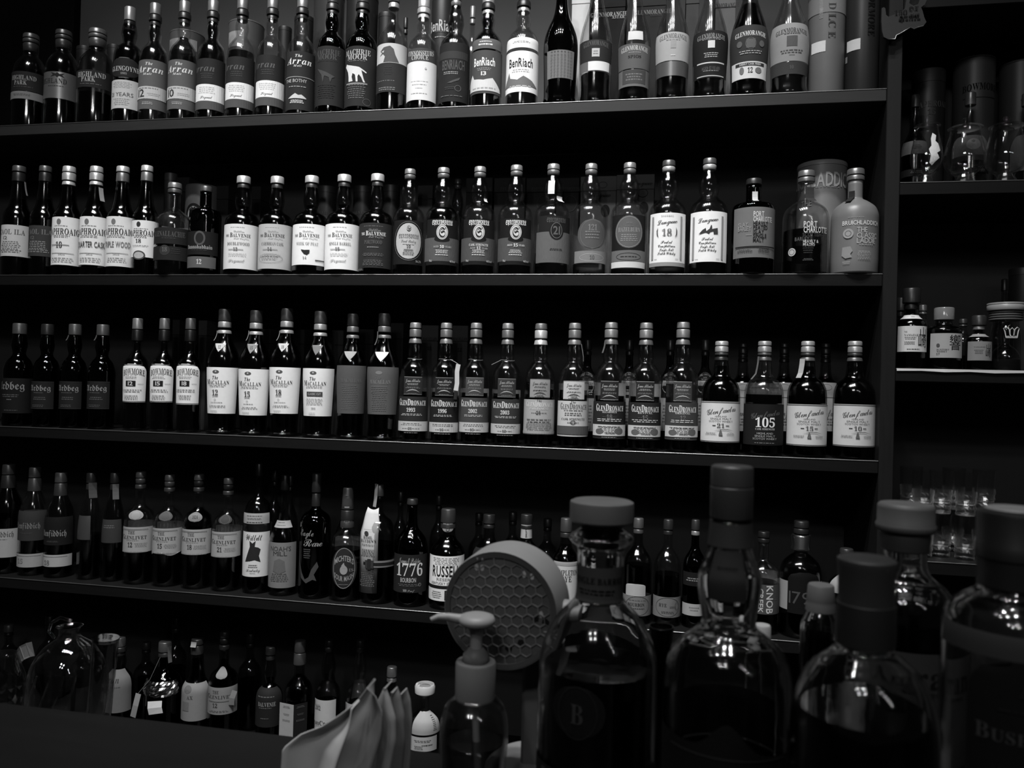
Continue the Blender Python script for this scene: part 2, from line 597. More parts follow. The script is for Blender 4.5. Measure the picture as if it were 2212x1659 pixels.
# ------------------------------------------------------------------ bottle shapes: (radius / body radius, height / full height)
BASE = [(0.80, 0.0), (0.80, 0.0), (0.94, 0.004), (1.0, 0.022)]
SHAPE = {
 'spring': ([(1, .50), (.985, .545), (.86, .60), (.58, .645), (.45, .67), (.47, .70), (.545, .755), (.51, .81), (.39, .86), (.31, .90), (.31, .92)],
            [('cap', .90, .945, .33, .345), ('cap', .947, 1, .345, .33)]),
 'balv': ([(1, .50), (.97, .55), (.82, .60), (.50, .635), (.35, .66), (.39, .69), (.455, .75), (.40, .82), (.34, .875), (.34, .90)],
          [('neck_seal', .875, .922, .35, .34), ('cap', .925, 1, .40, .39)]),
 'laph': ([(1, .50), (.97, .545), (.86, .58), (.70, .615), (.58, .67), (.50, .75), (.43, .825), (.40, .84)],
          [('neck_seal', .825, .862, .46, .43), ('collar', .868, .94, .47, .47), ('cap', .945, 1, .46, .43)]),
 'laph2': ([(1, .50), (.97, .545), (.86, .58), (.70, .615), (.58, .67), (.50, .75), (.44, .84), (.42, .86)],
           [('neck_seal', .855, .94, .46, .44), ('cap', .945, 1, .46, .44)]),
 'arran': ([(1, .50), (.985, .545), (.86, .605), (.62, .645), (.42, .68), (.41, .70), (.47, .75), (.43, .79), (.37, .82), (.37, .84)],
           [('neck_seal', .812, .848, .38, .38), ('collar', .85, .902, .45, .44), ('cap', .905, 1, .39, .39)]),
 'hp': ([(1, .52), (.99, .58), (.90, .66), (.66, .735), (.47, .775), (.43, .80), (.43, .82)],
        [('collar', .81, .90, .44, .46), ('cap', .903, .945, .47, .48), ('cap', .948, 1, .48, .46)]),
 'goyne': ([(1, .50), (.98, .56), (.90, .625), (.60, .672), (.40, .69), (.41, .71), (.51, .77), (.46, .83), (.40, .86)],
           [('collar', .845, .88, .40, .39), ('cap', .883, 1, .39, .38)]),
 'macal': ([(.84, .03), (.90, .2), (.99, .46), (1, .545), (.94, .625), (.70, .695), (.48, .755), (.42, .80), (.42, .81)],
           [('neck_seal', .80, .83, .44, .42), ('collar', .845, .845, .38, .38), ('neck_seal', .85, .9, .41, .40), ('cap', .9, 1, .40, .39)]),
 'gd': ([(1, .48), (.985, .54), (.88, .615), (.62, .665), (.47, .69), (.51, .73), (.47, .78), (.42, .82), (.40, .87)],
        [('neck_seal', .822, .865, .455, .41), ('cap', .876, .945, .42, .42), ('cap', .95, 1, .41, .39)]),
 'gf': ([(1, .47), (.99, .53), (.93, .595), (.74, .65), (.52, .68), (.42, .72), (.38, .78), (.35, .82), (.33, .88)],
        [('neck_seal', .825, .862, .375, .345), ('collar', .872, .90, .35, .35), ('cap', .90, .955, .35, .34), ('cap', .958, 1, .34, .335)]),
 'bow': ([(.94, .10), (1, .50), (.99, .56), (.88, .615), (.62, .655), (.42, .69), (.37, .72), (.36, .80)],
         [('collar', .795, .897, .46, .44), ('cap', .90, 1, .42, .40)]),
 'ard': ([(1, .50), (.98, .56), (.80, .63), (.50, .68), (.44, .71), (.54, .78), (.49, .84), (.43, .89)],
         [('cap', .893, 1, .48, .47)]),
 'gliv': ([(1, .48), (.98, .56), (.83, .635), (.50, .675), (.37, .70), (.33, .76), (.32, .85)],
          [('collar', .845, .885, .36, .36), ('cap', .89, .94, .33, .34), ('cap', .943, 1, .34, .33)]),
 'gfid': ([(1, .45), (.99, .56), (.86, .65), (.62, .725), (.47, .775), (.43, .8)],
          [('collar', .776, .90, .48, .43), ('cap', .903, 1, .43, .41)]),
 'pc': ([(1, .50), (.98, .565), (.86, .63), (.56, .685), (.33, .715), (.31, .74), (.31, .885)],
        [('cap', .887, .935, .37, .37), ('cap', .938, 1, .375, .36)]),
 'pcib': ([(1, .60), (.99, .68), (.90, .722), (.52, .742), (.38, .76), (.36, .80), (.36, .93)],
          [('cap', .935, 1, .375, .36)]),
 'bowl': ([(.93, .08), (.97, .3), (1, .44), (.94, .52), (.74, .60), (.50, .67), (.38, .735), (.33, .80), (.31, .92)],
          [('cap', .915, 1, .345, .33)]),
 'gm': ([(.93, .08), (.94, .17), (1, .34), (.98, .40), (.84, .485), (.60, .575), (.42, .65), (.34, .73), (.29, .84), (.28, .9)],
        [('cap', .89, 1, .33, .32)]),
 'will': ([(1, .55), (.97, .625), (.78, .69), (.42, .735), (.27, .78), (.23, .85), (.22, .91)],
          [('cap', .90, 1, .27, .26)]),
 'noah': ([(1, .40), (.98, .46), (.84, .52), (.58, .585), (.42, .64), (.33, .72), (.28, .80), (.27, .88)],
          [('cap', .87, 1, .31, .30)]),
 'eagle': ([(1, .55), (.98, .615), (.82, .66), (.46, .695), (.29, .72), (.26, .78), (.26, .86)],
           [('neck_seal', .73, .84, .29, .28), ('cap', .845, 1, .31, .30)]),
 'mich': ([(1, .46), (.98, .505), (.82, .56), (.54, .605), (.42, .63), (.38, .74), (.33, .9)],
          [('neck_seal', .64, .70, .43, .42), ('collar', .705, .80, .42, .40), ('cap', .805, 1, .39, .31)]),
 'basil': ([(1, .55), (.97, .62), (.75, .69), (.38, .735), (.24, .77), (.21, .90)],
           [('cap', .90, 1, .26, .25)]),
 'pepper': ([(1, .48), (.98, .54), (.88, .615), (.62, .675), (.40, .72), (.33, .78), (.30, .95)],
            [('cap', .942, 1, .34, .33)]),
 'russ': ([(1, .52), (.98, .57), (.82, .63), (.52, .69), (.42, .74), (.40, .80), (.38, .87)],
          [('neck_seal', .80, .855, .44, .43), ('cap', .858, 1, .44, .42)]),
 'bour': ([(1, .50), (.98, .57), (.82, .64), (.50, .70), (.36, .74), (.33, .80), (.32, .88)],
          [('collar', .85, .895, .36, .35), ('cap', .90, 1, .37, .36)]),
 'tall': ([(1, .38), (.97, .50), (.84, .62), (.60, .73), (.42, .82), (.36, .90)],
          [('collar', .84, .90, .42, .40), ('cap', .903, 1, .42, .41)]),
 'yama': ([(1, .48), (.98, .54), (.86, .59), (.60, .63), (.46, .66), (.44, .70), (.44, .78)],
          [('collar', .735, .81, .47, .46), ('cap', .815, 1, .58, .57)]),
 'hibi': ([(1, .60), (.98, .645), (.86, .68), (.52, .715), (.46, .75), (.46, .80)],
          [('cap', .795, 1, .56, .56)]),
}
SHELF_Z = {'A': 2.14, 'B': 1.7225, 'C': 1.302, 'D': 0.884, 'E': 0.46, 'F': 1.927, 'G': 1.510, 'H': 1.084, 'bar': 1.10}
SHELF_Y = {'A': .046, 'B': .038, 'C': .052, 'D': .062, 'E': .06, 'F': .05, 'G': .05, 'H': .06}
ROW = {'A': 'on the top shelf', 'B': 'on the second shelf', 'C': 'on the third shelf', 'D': 'on the fourth shelf', 'E': 'on the bottom shelf',
       'F': 'on the upper side shelf', 'G': 'on the lower side shelf', 'bar': 'on the bar'}
ZM = [0.0, 0.0, 1.0]


def Z(x0, y0, s):
    ZM[:] = [float(x0), float(y0), float(s)]


def L(y0, y1, tone, texts=(), w=80, rot=None, shape='r', edge=None, foilish=False, name='label', u=0, lab=None):
    return dict(y0=y0, y1=y1, tone=tone, texts=texts, w=w, rot=rot, shape=shape, edge=edge, foil=foilish, name=name, u=u, lab=lab)


def row_halfwidth(shape, t):    # t = 0 at the foot of the label, 1 at its head
    if shape == 'r':
        return 1.0
    if shape == 'o':
        return max(math.sqrt(max(1 - (2 * t - 1) ** 2, 0)), 0.02)
    if shape == 't':
        return max(t, 0.02)
    if shape == 'a':
        return 1.0 if t < 0.78 else max(math.sqrt(max(1 - ((t - 0.78) / 0.235) ** 2, 0)) * 0.75 + 0.25 * (t < 0.999), 0.03)
    if shape == 'w':
        return 1.0
    return 1.0


NTH = [0]


def B(row, kind, xc, top, r, look, g='c', liq=0.5, caps=(0.25,), labels=(), yb=None, zb=None, back=None, seg=28, tags=(), name='whisky_bottle',
      squash=1.0, rot0=None, solid=False, ext=None, cat='bottle', capmat=foil, liqtone=.30, group=None, plain=False):
    x0, y0, s = ZM
    xs, ts, rs = x0 + xc / s, y0 + top / s, r / s
    yb = SHELF_Y[row] if yb is None else yb
    zb = SHELF_Z[row] if zb is None else zb
    base = at_y(xs, ts + 150, yb)
    for _ in range(4):
        topz = at_y(xs, ts, yb).z
        H = topz - zb
        P = CAM + ray(xs, ts + 10)
        # the picture row at mid-body, where xs was read
        zmid = zb + 0.28 * H
        pm = Vector((base.x, yb, zmid))
        d = pm - CAM
        pyy = CY - F * d.dot(UP) / d.dot(FW)
        base = at_y(xs, pyy, yb)
    X = base.x
    sc = scale_at((X, yb, zmid))
    R = rs * sc
    az = math.atan2(X - CAM.x, yb - CAM.y)       # > 0: seen from its left
    drot = (0.35 * -az) if rot0 is None else math.radians(rot0)
    root = empty(name, (X, yb, zb))
    gp, cp = SHAPE[kind]
    pts = [(a * R, b * H) for a, b in (BASE + [(1, .022)] * 0 + list(gp))]
    prof = spline(pts, 4)
    pr = np.array(prof)
    rz = lambda z: float(np.interp(z, pr[:, 1], pr[:, 0]))
    if solid:
        gm = gray(solid, 0.38, 0.0, 0.05, 0.45, 30)
    else:
        gm = {'c': glass(.945), 'g': glass(.6), 'k': glass(.12, .06), 'q': glass(.80)}[g]
    shell = prof
    if not solid and g != 'k':            # outer wall, lip, inner wall, inner floor
        shell = prof + [(max(a - 0.0032, .002), b) for a, b in prof[::-1] if b > .012 * H] + [(.002, .0085)]
    lathe('glass', shell, seg, gm, root, smooth=3.2, squash=squash)
    if liq and not solid:
        lp = [(max(a - 0.0038, 0.001), z) for a, z in prof if 0.012 * H < z < liq * H]
        lp = [(lp[0][0], 0.012 * H)] + lp + [(max(rz(liq * H) - 0.0038, .001), liq * H)]
        lathe('whisky', lp, seg, glass(liqtone, 0.09, 0.6), root, smooth=0.8, squash=squash)
    caps = list(caps)
    for k, (nm, a, b, ra, rb) in enumerate(cp):
        t = caps[min(k, len(caps) - 1)]
        if t is None or a == b:
            continue
        e = min(0.0012, (b - a) * H * 0.2)
        q = [(ra * R - e, a * H), (ra * R, a * H + e), (rb * R, b * H - 2 * e), (rb * R - e, b * H - e * .6), (rb * R - 3 * e, b * H)]
        lathe(nm, q, max(seg - 4, 16), capmat(t), root, smooth=0.75)
    rnd = random.Random(int(xs * 7 + ts))
    pz = lambda ypx: at_y(xs, y0 + ypx / s, yb - R).z - zb
    for li, lb in enumerate(labels):
        z1, z0 = pz(lb['y0']), pz(lb['y1'])
        rot = drot if lb['rot'] is None else -math.radians(lb['rot'])   # given as degrees away from the viewer
        rot += lb['u'] / s * sc / R
        hw = math.radians(lb['w'])
        nz = 8 if lb['shape'] == 'r' and z1 < 0.55 * H else 16
        nu = 20
        V, Fc = [], []
        off = 0.0005 + 0.0003 * li
        for j in range(nz + 1):
            t = j / nz
            z = z0 + (z1 - z0) * t
            k = row_halfwidth(lb['shape'], t)
            rr = rz(z) + off
            for i in range(nu + 1):
                u = -1 + 2 * i / nu
                a = rot + u * hw * k
                zz = z
                if lb['shape'] == 'w' and j == 0:
                    zz = z + (z1 - z0) * 0.12 * (0.5 + 0.5 * math.cos(u * 5 + 1))
                V.append((rr * math.sin(a), -rr * math.cos(a) * squash, zz))
        for j in range(nz):
            for i in range(nu):
                a = j * (nu + 1) + i
                Fc.append((a, a + 1, a + nu + 2, a + nu + 1))
        lo = obj(lb['name'], V, Fc, foil(lb['tone']) if lb['foil'] else paper(lb['tone']), root, 3.2)
        if lb['lab']:
            lo['label'] = lb['lab']
        by = {}
        for ti, t in enumerate(lb['texts']):
            V2, T2 = print2d(t, sc / s, rnd)
            V2, T2 = split_wide(V2, T2, 0.007)
            zc = pz(t[0])
            uo = (t[6] if len(t) > 6 else 0) / s * sc
            lst = by.setdefault(t[4], ([], []))
            n = len(lst[0])
            lift = off + 0.0003 + min(0.00013 * ti, 0.002)      # later prints lie over earlier ones
            for u, z in V2:
                zz = zc + z
                rr = rz(min(max(zz, 0), H * .99)) + lift
                a = rot + (u + uo) / R
                lst[0].append((rr * math.sin(a), -rr * math.cos(a) * squash, zz))
            lst[1].extend([(a + n, b + n, c + n) for a, b, c in T2.tolist()])
        if lb['edge'] is not None:
            lst = by.setdefault(lb['edge'], ([], []))
            for t0, t1 in ((.012, .03), (.97, .988)):
                n = len(lst[0])
                for i in range(nu + 1):
                    for t in (t0, t1):
                        z = z0 + (z1 - z0) * t
                        a = rot + (-1 + 2 * i / nu) * hw * row_halfwidth(lb['shape'], t) * .99
                        rr = rz(z) + 0.0009
                        lst[0].append((rr * math.sin(a), -rr * math.cos(a) * squash, z))
                for i in range(nu):
                    q = n + 2 * i
                    lst[1].append((q, q + 2, q + 3, q + 1))
        for tone, (v, f) in by.items():
            if v:
                obj('lettering', v, f, paper(tone), lo)
    if back:
        z1, z0 = pz(back[0]), pz(back[1])
        V, Fc = [], []
        hw = math.radians(back[3] if len(back) > 3 else 55)
        for z in (z0, z1):
            for i in range(15):
                a = math.pi + drot + (-1 + 2 * i / 14) * hw
                rr = rz(z) + 0.0005
                V.append((rr * math.sin(a), -rr * math.cos(a), z))
        Fc = [(i, i + 1, i + 16, i + 15) for i in range(14)]
        obj('back_label', V, Fc, paper(back[2]), root, 3.2)
    for tg in tags:             # a torn strip of duty stamp on the neck: (u, y0, y1, tone, width)
        u, ya, yb2, tone, wd = tg
        z1, z0 = pz(ya), pz(yb2)
        a = drot + u / s * sc / max(rz(z1), .012)
        P = []
        for k in range(5):
            z = z1 + (z0 - z1) * k / 4
            rr = rz(min(z, H * .98)) + 0.0022 + 0.004 * (k / 4) ** 2
            P.append((rr * math.sin(a), -rr * math.cos(a), z))
        ribbon('duty_stamp', P, wd / s * sc, 0.0004, paper(tone), root, axis=Vector((math.cos(a), math.sin(a), 0)))
    if look is not None:
        NTH[0] += 1
        tag(root, look, cat, group or ('bottles ' + ROW[row] if row in ROW else None))
    if ext:
        ext(root, R, H, sc / s, rz)
    return root


def flat_print(parent, texts, x, y, z, sc, rnd=random.Random(5), ax=Vector((1, 0, 0)), nrm=Vector((0, -1, 0))):
    """Print on an upright plane through (x, y, z) facing nrm; items as on labels, y of an item counted down from z in pixels."""
    by = {}
    for t in texts:
        V2, T2 = print2d(t, sc, rnd)
        lst = by.setdefault(t[4], ([], []))
        n = len(lst[0])
        uo = (t[6] if len(t) > 6 else 0) * sc
        for u, q in V2:
            p = Vector((x, y, z)) + ax * (u + uo) + Vector((0, 0, 1)) * (q - t[0] * sc) + nrm * (0.0008 if t[3] not in '#oOP' else 0.0005)
            lst[0].append(p)
        lst[1].extend([(a + n, b + n, c + n) for a, b, c in T2.tolist()])
    for tone, (v, f) in by.items():
        obj('lettering', v, f, paper(tone), parent)


def BOX(row, xl, xr, top, yf, tone, look, depth=.085, texts=(), lid=True):
    """A carton standing on a shelf: its front face at depth yf."""
    x0, y0, s = ZM
    zb = SHELF_Z[row]
    a, b = at_y(x0 + xl / s, y0 + top / s, yf), at_y(x0 + xr / s, y0 + top / s, yf)
    sc = scale_at(a) / s
    root = empty('gift_box', ((a.x + b.x) / 2, yf + depth / 2, zb))
    hw, h = (b.x - a.x) / 2, a.z - zb
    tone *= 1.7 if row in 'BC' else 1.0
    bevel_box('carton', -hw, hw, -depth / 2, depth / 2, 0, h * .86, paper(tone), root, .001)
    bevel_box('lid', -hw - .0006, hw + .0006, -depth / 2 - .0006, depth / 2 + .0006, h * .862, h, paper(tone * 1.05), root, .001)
    if texts:
        tt = [(t[0] - top,) + tuple(t[1:]) for t in texts]
        flat_print(root, tt, 0, -depth / 2 - .0008, h, sc)
    tag(root, look, 'box', 'gift boxes ' + ROW[row])
    return root


def TUBE(row, xc, top, r, yb, tone, look, texts=(), lidtone=None, rot=None, rough=.45, labels=(), metal=0.0, lidh=.93):
    x0, y0, s = ZM
    zb = SHELF_Z[row]
    xs, ts = x0 + xc / s, y0 + top / s
    p = at_y(xs, ts, yb)
    q = at_y(xs, ts + 100, yb)
    sc = scale_at(p) / s
    R, H = r * sc, p.z - zb
    az = math.atan2(p.x - CAM.x, yb - CAM.y)
    rt = -0.35 * az if rot is None else math.radians(rot)
    root = empty('whisky_tin', (q.x, yb, zb))
    lathe('tin', [(R * .97, 0), (R, .002), (R, H * lidh)], 32, gray(tone, rough, metal, .06, .5, 30), root, smooth=.7)
    lt = tone * 1.1 if lidtone is None else lidtone
    lathe('lid', [(R * 1.012, H * (lidh + .002)), (R * 1.012, H * .99), (R * .985, H), (R * .9, H), (R * .88, H * .994)], 32, gray(lt, rough, metal, .05, .5, 30), root, smooth=.7)
    rnd = random.Random(int(xs))
    pz = lambda ypx: at_y(xs, y0 + ypx / s, yb - R).z - zb

    def wrap(V2, T2, zc, uo, lift, lst):
        n = len(lst[0])
        for u, z in V2:
            a = rt + (u + uo) / R
            lst[0].append(((R + lift) * math.sin(a), -(R + lift) * math.cos(a), zc + z))
        lst[1].extend([(a + n, b + n, c + n) for a, b, c in T2.tolist()])
    for (ya, yb2, tn, wpx, u) in labels:
        lst = ([], [])
        za, zc = pz(ya), pz(yb2)
        V2, T2 = split_wide(*rects2d([(-wpx * sc / 2, wpx * sc / 2, -(za - zc) / 2, (za - zc) / 2)]), .006)
        wrap(V2, T2, (za + zc) / 2, u * sc, .0008, lst)
        obj('sticker', lst[0], lst[1], paper(tn), root)
    by = {}
    for t in texts:
        V2, T2 = split_wide(*print2d(t, sc, rnd), .007)
        wrap(V2, T2, pz(t[0]), (t[6] if len(t) > 6 else 0) * sc, .0012 if t[3] not in '#oOP' else .0009, by.setdefault(t[4], ([], [])))
    for tn, (v, f) in by.items():
        obj('lettering', v, f, paper(tn), root)
    tag(root, look, 'tin', 'whisky tins ' + ROW[row])
    return root

# ------------------------------------------------------------------ the shelf unit and the room
def structure(o):
    o['kind'] = 'structure'
    return o


wood = gray(0.007, 0.5, 0.0, 0.25, 0.14, 14, (1, 1, 9))
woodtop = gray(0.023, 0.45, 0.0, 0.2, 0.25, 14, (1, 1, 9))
woodside = gray(0.010, 0.5, 0.0, 0.25, 0.2, 14, (9, 9, 1))
wallm = gray(0.12, 0.85, 0.0, 0.12, 0.2, 8)
darkm = gray(0.045, 0.8, 0.0, 0.15, 0.2, 8)
edge_m = gray(0.30, 0.30, 0.9, 0.3, 0.6, 14)
PX0, PX1 = at_y(1909, 500, 0).x, at_y(1941, 500, 0).x          # the upright between the two bays
XL, XR = at_y(-260, 600, 0).x, at_y(2480, 600, 0).x
DEP = 0.32
structure(obj('wall_back', *box_vf(XL - .4, XR + .4, DEP + .012, DEP + .11, 0, 3.1), wallm))
structure(obj('floor', *box_vf(XL - .4, XR + .4, -3.4, DEP + .11, -.1, 0), gray(.03, .5, 0, .2, .4, 6)))
xp = at_y(157, 100, .30).x
structure(bevel_box('trim_1', xp - .75, xp, .30, DEP + .011, SHELF_Z['A'] + .002, 3.1, gray(.004, .8, 0, .1, .1)))   # near-black slab against the wall at the end of the top shelf
structure(bevel_box('wall_back_panel', XL, PX0 - .001, DEP + .001, DEP + .011, 0.05, SHELF_Z['A'] - .03, darkm, None, .001))
structure(bevel_box('wall_back_panel', PX1 + .001, XR, DEP + .001, DEP + .011, 0.05, 2.75, darkm, None, .001))


def board(x0, x1, z, m, look):
    cx = (x0 + x1) / 2
    sh = bevel_box('wall_shelf', x0 - cx, x1 - cx, 0.0, DEP, -.0285, 0, m, None, .0012)
    sh.location = (cx, 0, z)
    tube('edge_highlight_strip', [(x0 - cx + .0004, .0002, -.0010), (0, .0002, -.0010), (x1 - cx - .0004, .0002, -.0010)], .0014, edge_m, sh, 10)  # slim metal tube added to draw the highlight along the board's front edge
    tag(sh, look, 'shelf', 'shelves on the bar wall')


for row, lk in (('A', 'long gray-fronted wooden shelf carrying the top row of bottles'), ('B', 'long dark wooden shelf under the row with white and crested labels'),
                ('C', 'long dark wooden shelf, third down, with a thin bright edge line'), ('D', 'long dark wooden shelf under the fourth row of bottles'), ('E', 'long dark lowest shelf, mostly hidden by the bar')):
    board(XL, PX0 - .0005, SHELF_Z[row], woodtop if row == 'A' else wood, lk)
for z, lk in ((2.345, 'short dark shelf high in the side bay, above the hanging plaque'), (SHELF_Z['F'], 'short dark side shelf holding tasting glasses and tins'), (SHELF_Z['G'], 'short dark side shelf holding small bottles with brushed characters'), (SHELF_Z['H'], 'short dark side shelf holding stacked cut glasses')):
    board(PX1 + .0005, XR, z, wood, lk)
up = bevel_box('shelf_upright', PX0, PX1, -.002, DEP, 0.0, 2.75, woodside, None, .0015)
tag(up, 'tall dark wooden upright between the long shelves and the side bay', 'post')

WH, LG, MG, DG, BK = .74, .42, .11, .035, .014

# ------------------------------------------------------------------ row A, the top shelf
Z(0, 0, 3.16)
B('A', 'hp', 200, 240, 106, 'squat dark flat-shouldered bottle, dimmest at the end of the top shelf', 'q', .6, (.05, .09), [
    L(480, 612, .022, [(522, 30, 'HIGHLAND', 's', .30, 165), (557, 30, 'PARK', 's', .30, 84, -14), (585, 8, 1, '-', .1, 130)], w=75, rot=-18),
    L(616, 668, .20, [(640, 16, 2, '-', .1, 120)], w=72, rot=-16)], liqtone=.2)
B('A', 'hp', 422, 215, 108, 'dark squat bottle with a shiny steel wrap label', 'q', .7, (.05, .07), [
    L(482, 664, .16, [(505, 34, [(-40, -16), (-10, -8), (0, -18), (14, -6), (44, -16), (30, 0), (46, 16), (10, 6), (0, 18), (-12, 6), (-44, 14), (-28, 0)], 'P', .02, 0, 30), (545, 34, 'HIGHLAND', 's', .03, 190, -8), (580, 10, 1, '-', .05, 110, 20)], w=85, rot=-8, foilish=True)], liqtone=.16)
B('A', 'hp', 655, 208, 120, 'squat dark bottle with pale lettering, its liquid low and glinting', 'q', .32, (.10, .16), [
    L(470, 588, .022, [(500, 34, 'HIGHLAND', 's', .36, 190), (534, 32, 'PARK', 's', .36, 92, -14), (565, 8, 1, '-', .16, 170)], w=70, rot=-20)], back=(585, 690, .12))
B('A', 'goyne', 873, 55, 96, 'bottle with an oval dark badge above a square white label', 'q', .8, (.03, .32), [
    L(385, 528, .022, [(462, 32, 'GLENGOYNE', 's', .45, 200), (496, 14, '1885', 's', .3, 40)], w=66, rot=-19, shape='o', edge=.3),
    L(540, 735, .50, [(575, 44, 5, '-', .36, 130), (640, 26, '21 YEARS', 'b', .1, 150), (690, 50, 4, '-', .36, 110)], w=64, rot=-12)], liqtone=.12)
arr = dict(g='c', capmat=foil)
for (xc, top, num, lk) in ((1047, 30, '12', 'bottle with a gray script label and a pale band printed twelve'), (1247, 15, '10', 'bottle with a gray script label and a pale band printed ten')):
    B('A', 'arran', xc, top, 93, lk, 'c', .86 if num == '12' else .7, (.04, .04, .26), [
        L(402, 740, .125, [(430, 20, 'The', 'i', .72, 46, 6), (466, 44, 'Arran', 'i', .72, 185, 5), (501, 15, 'Malt', 'i', .72, 58, -4), (700, 20, 2, '-', .5, 80, 0),
                           (628, 84, '', '#', .50, 255), (632, 50, num, 'n', .05, 52, -45), (640, 22, 2, '-', .32, 80, 40), (598, 12, 1, '-', .25, 150)], w=86, rot=-12)], back=(290, 385, .35, 40), liqtone=.42)
for (xc, top, yy, lk, liq) in ((1442, 8, 572, 'dark-capped bottle whose black label carries a white signed band, nearest the plain gray ones', .92), (1642, -8, 560, 'bottle with a black and white label in front of a gray tin', .55),
                          (1848, -12, 547, 'bottle with a black and white label and a deep gray foot band', .40)):
    B('A', 'arran', xc, top, 93, lk, 'c', liq, (.04, .04, .28), [
        L(yy - 178, yy + 172, .028, [(yy - 112, 44, 'Arran', 'i', .13, 180, -40), (yy - 60, 40, 3, '-', .07, 90), (yy + 56, 112, '', '#', .76, 262), (yy + 40, 50, 4, '-', .45, 120),
                                     (yy + 88, 18, 'Signed', 'c', .2, 80), (yy + 142, 56, '', '#', .10, 262)], w=86, rot=-12)],
      back=(yy - 250, yy - 185, .45, 38) if top == -8 else None, liqtone=.25 if top == 8 else .45)
B('A', 'arran', 2052, -16, 95, 'bottle with a dark label showing a tiny white cottage row', 'c', .3, (.04, .04, .30), [
    L(345, 745, .034, [(377, 19, 'The', 'i', .7, 46, 6), (412, 44, 'Arran', 'i', .74, 180, 5), (446, 15, 'Malt', 'i', .6, 56), (522, 5, '', '#', .3, 260), (548, 22, 'THE BOTHY', 'b', .5, 150, -12), (588, 12, 1, '-', .35, 140),
                       (655, 40, [(-62, 14), (-10, -20), (10, -8), (30, -12), (60, 8), (62, 14)], 'P', .55), (690, 24, 5, '-', .7, 95)], w=86, rot=-12)])
Z(600, 0, 3.16)
mm = lambda tx, t2: [(352, 36, 'MACHRIE', 's', tx, 190), (385, 36, 'MOOR', 's', tx, 142), (412, 8, 1, '-', tx * .5, 150), (620, 100, 7, '-', tx * .35, 130)]
B('A', 'arran', 362, -50, 98, 'black bottle with a faded charcoal label, next to the dog label', 'k', 0, (.03, .05, .10), [
    L(310, 715, .03, mm(.09, 0) + [(510, 60, [(-70, -50), (0, -20), (60, 10), (40, 20), (30, 50), (20, 15), (-10, 5), (-20, 50), (-30, 0)], 'P', .07)], w=84, rot=-4)])
B('A', 'arran', 568, -50, 107, 'black bottle whose label shows a white standing dog', 'k', 0, (.03, .04, .10), [
    L(310, 720, .03, mm(.42, 0) + [(495, 80, [(-88, -48), (-78, -66), (-62, -58), (-20, -46), (20, -38), (68, -8), (66, 0), (34, -18), (50, 40), (60, 62), (48, 62), (34, 30), (18, 10), (10, 24), (12, 60), (0, 60), (-6, 14),
                                                                  (-24, 2), (-30, 26), (-22, 56), (-54, 58), (-56, 20), (-62, -8), (-74, -28)], 'P', .62), (568, 10, '', '#', .25, 150), (690, 46, '2', 'O', .15, 56, 75)], w=86, rot=-4)])
B('A', 'bour', 780, -62, 103, 'bottle whose label shows a hooded eagle head over a black band', 'c', .42, (.5, .20), [
    L(292, 425, .52, [(372, 90, [(-62, -28), (-36, -52), (10, -60), (34, -40), (46, 0), (72, 48), (-36, 48), (-24, 10), (-40, -8), (-68, 6), (-48, -14)], 'P', .10), (350, 12, [(-54, -2), (-30, -10), (-36, 6)], 'P', .5)], w=82, rot=-4),
    L(425, 625, .036, [(548, 8, 1, '-', .22, 150, -20), (602, 26, 2, '-', .22, 120, -10), (480, 60, 5, '-', .055, 60, 0)], w=82, rot=-4)], liqtone=.2)
B('A', 'arran', 985, -14, 101, 'bottle with a big white label under a gray arched band', 'c', .12, (.75, .55, .62), [
    L(325, 416, .07, [(362, 32, 'CONNOISSEURS', 's', .5, 200, 0, -12), (388, 32, 'CHOICE', 's', .5, 118)], w=78, rot=-6),
    L(416, 680, .68, [(545, 44, 'SINGLE MALT', 's', .5, 110), (553, 8, 1, '-', .4, 140), (575, 10, 1, '-', .4, 120), (600, 8, 1, '-', .4, 50), (635, 8, 1, '-', .4, 120), (465, 14, '', 'o', .45, 14, 42)][1:], w=78, rot=-6)])
B('A', 'spring', 1205, -30, 104, 'bottle with a dim black label in front of the dark round tin', 'q', .35, (.32, .32), [
    L(285, 690, .026, [(372, 50, '', '#', .05, 240), (440, 62, 'BENRIACH', 'n', .10, 160, 10), (495, 22, 2, '-', .35, 110, -6), (545, 30, [(-30, 20), (60, -20), (50, 0), (0, 20)], 'P', .09), (600, 40, '3', 'O', .14, 44, 45), (600, 22, 2, '-', .08, 70, -10), (652, 12, 1, '-', .14, 190)], w=84, rot=-4)], liqtone=.12)
B('A', 'arran', 1425, -45, 104, 'bottle with a mid-gray label of white mountains and bold white lettering', 'c', .8, (.5, .04, .55), [
    L(258, 328, .13, [(280, 12, 1, '-', .7, 90), (300, 22, 1, '-', .7, 110)], w=78, rot=-6),
    L(340, 635, .085, [(418, 54, 'BenRiach', 'n', .76, 150), (470, 22, 2, '-', .3, 110), (500, 26, '13', 'n', .7, 34), (575, 100, [(-130, 40), (-130, -20), (-88, -74), (-70, -40), (0, -30), (60, -45), (120, 20), (126, 44)], 'P', .6), (600, 22, 1, '-', .35, 200)], w=86, rot=-2)], liqtone=.2)
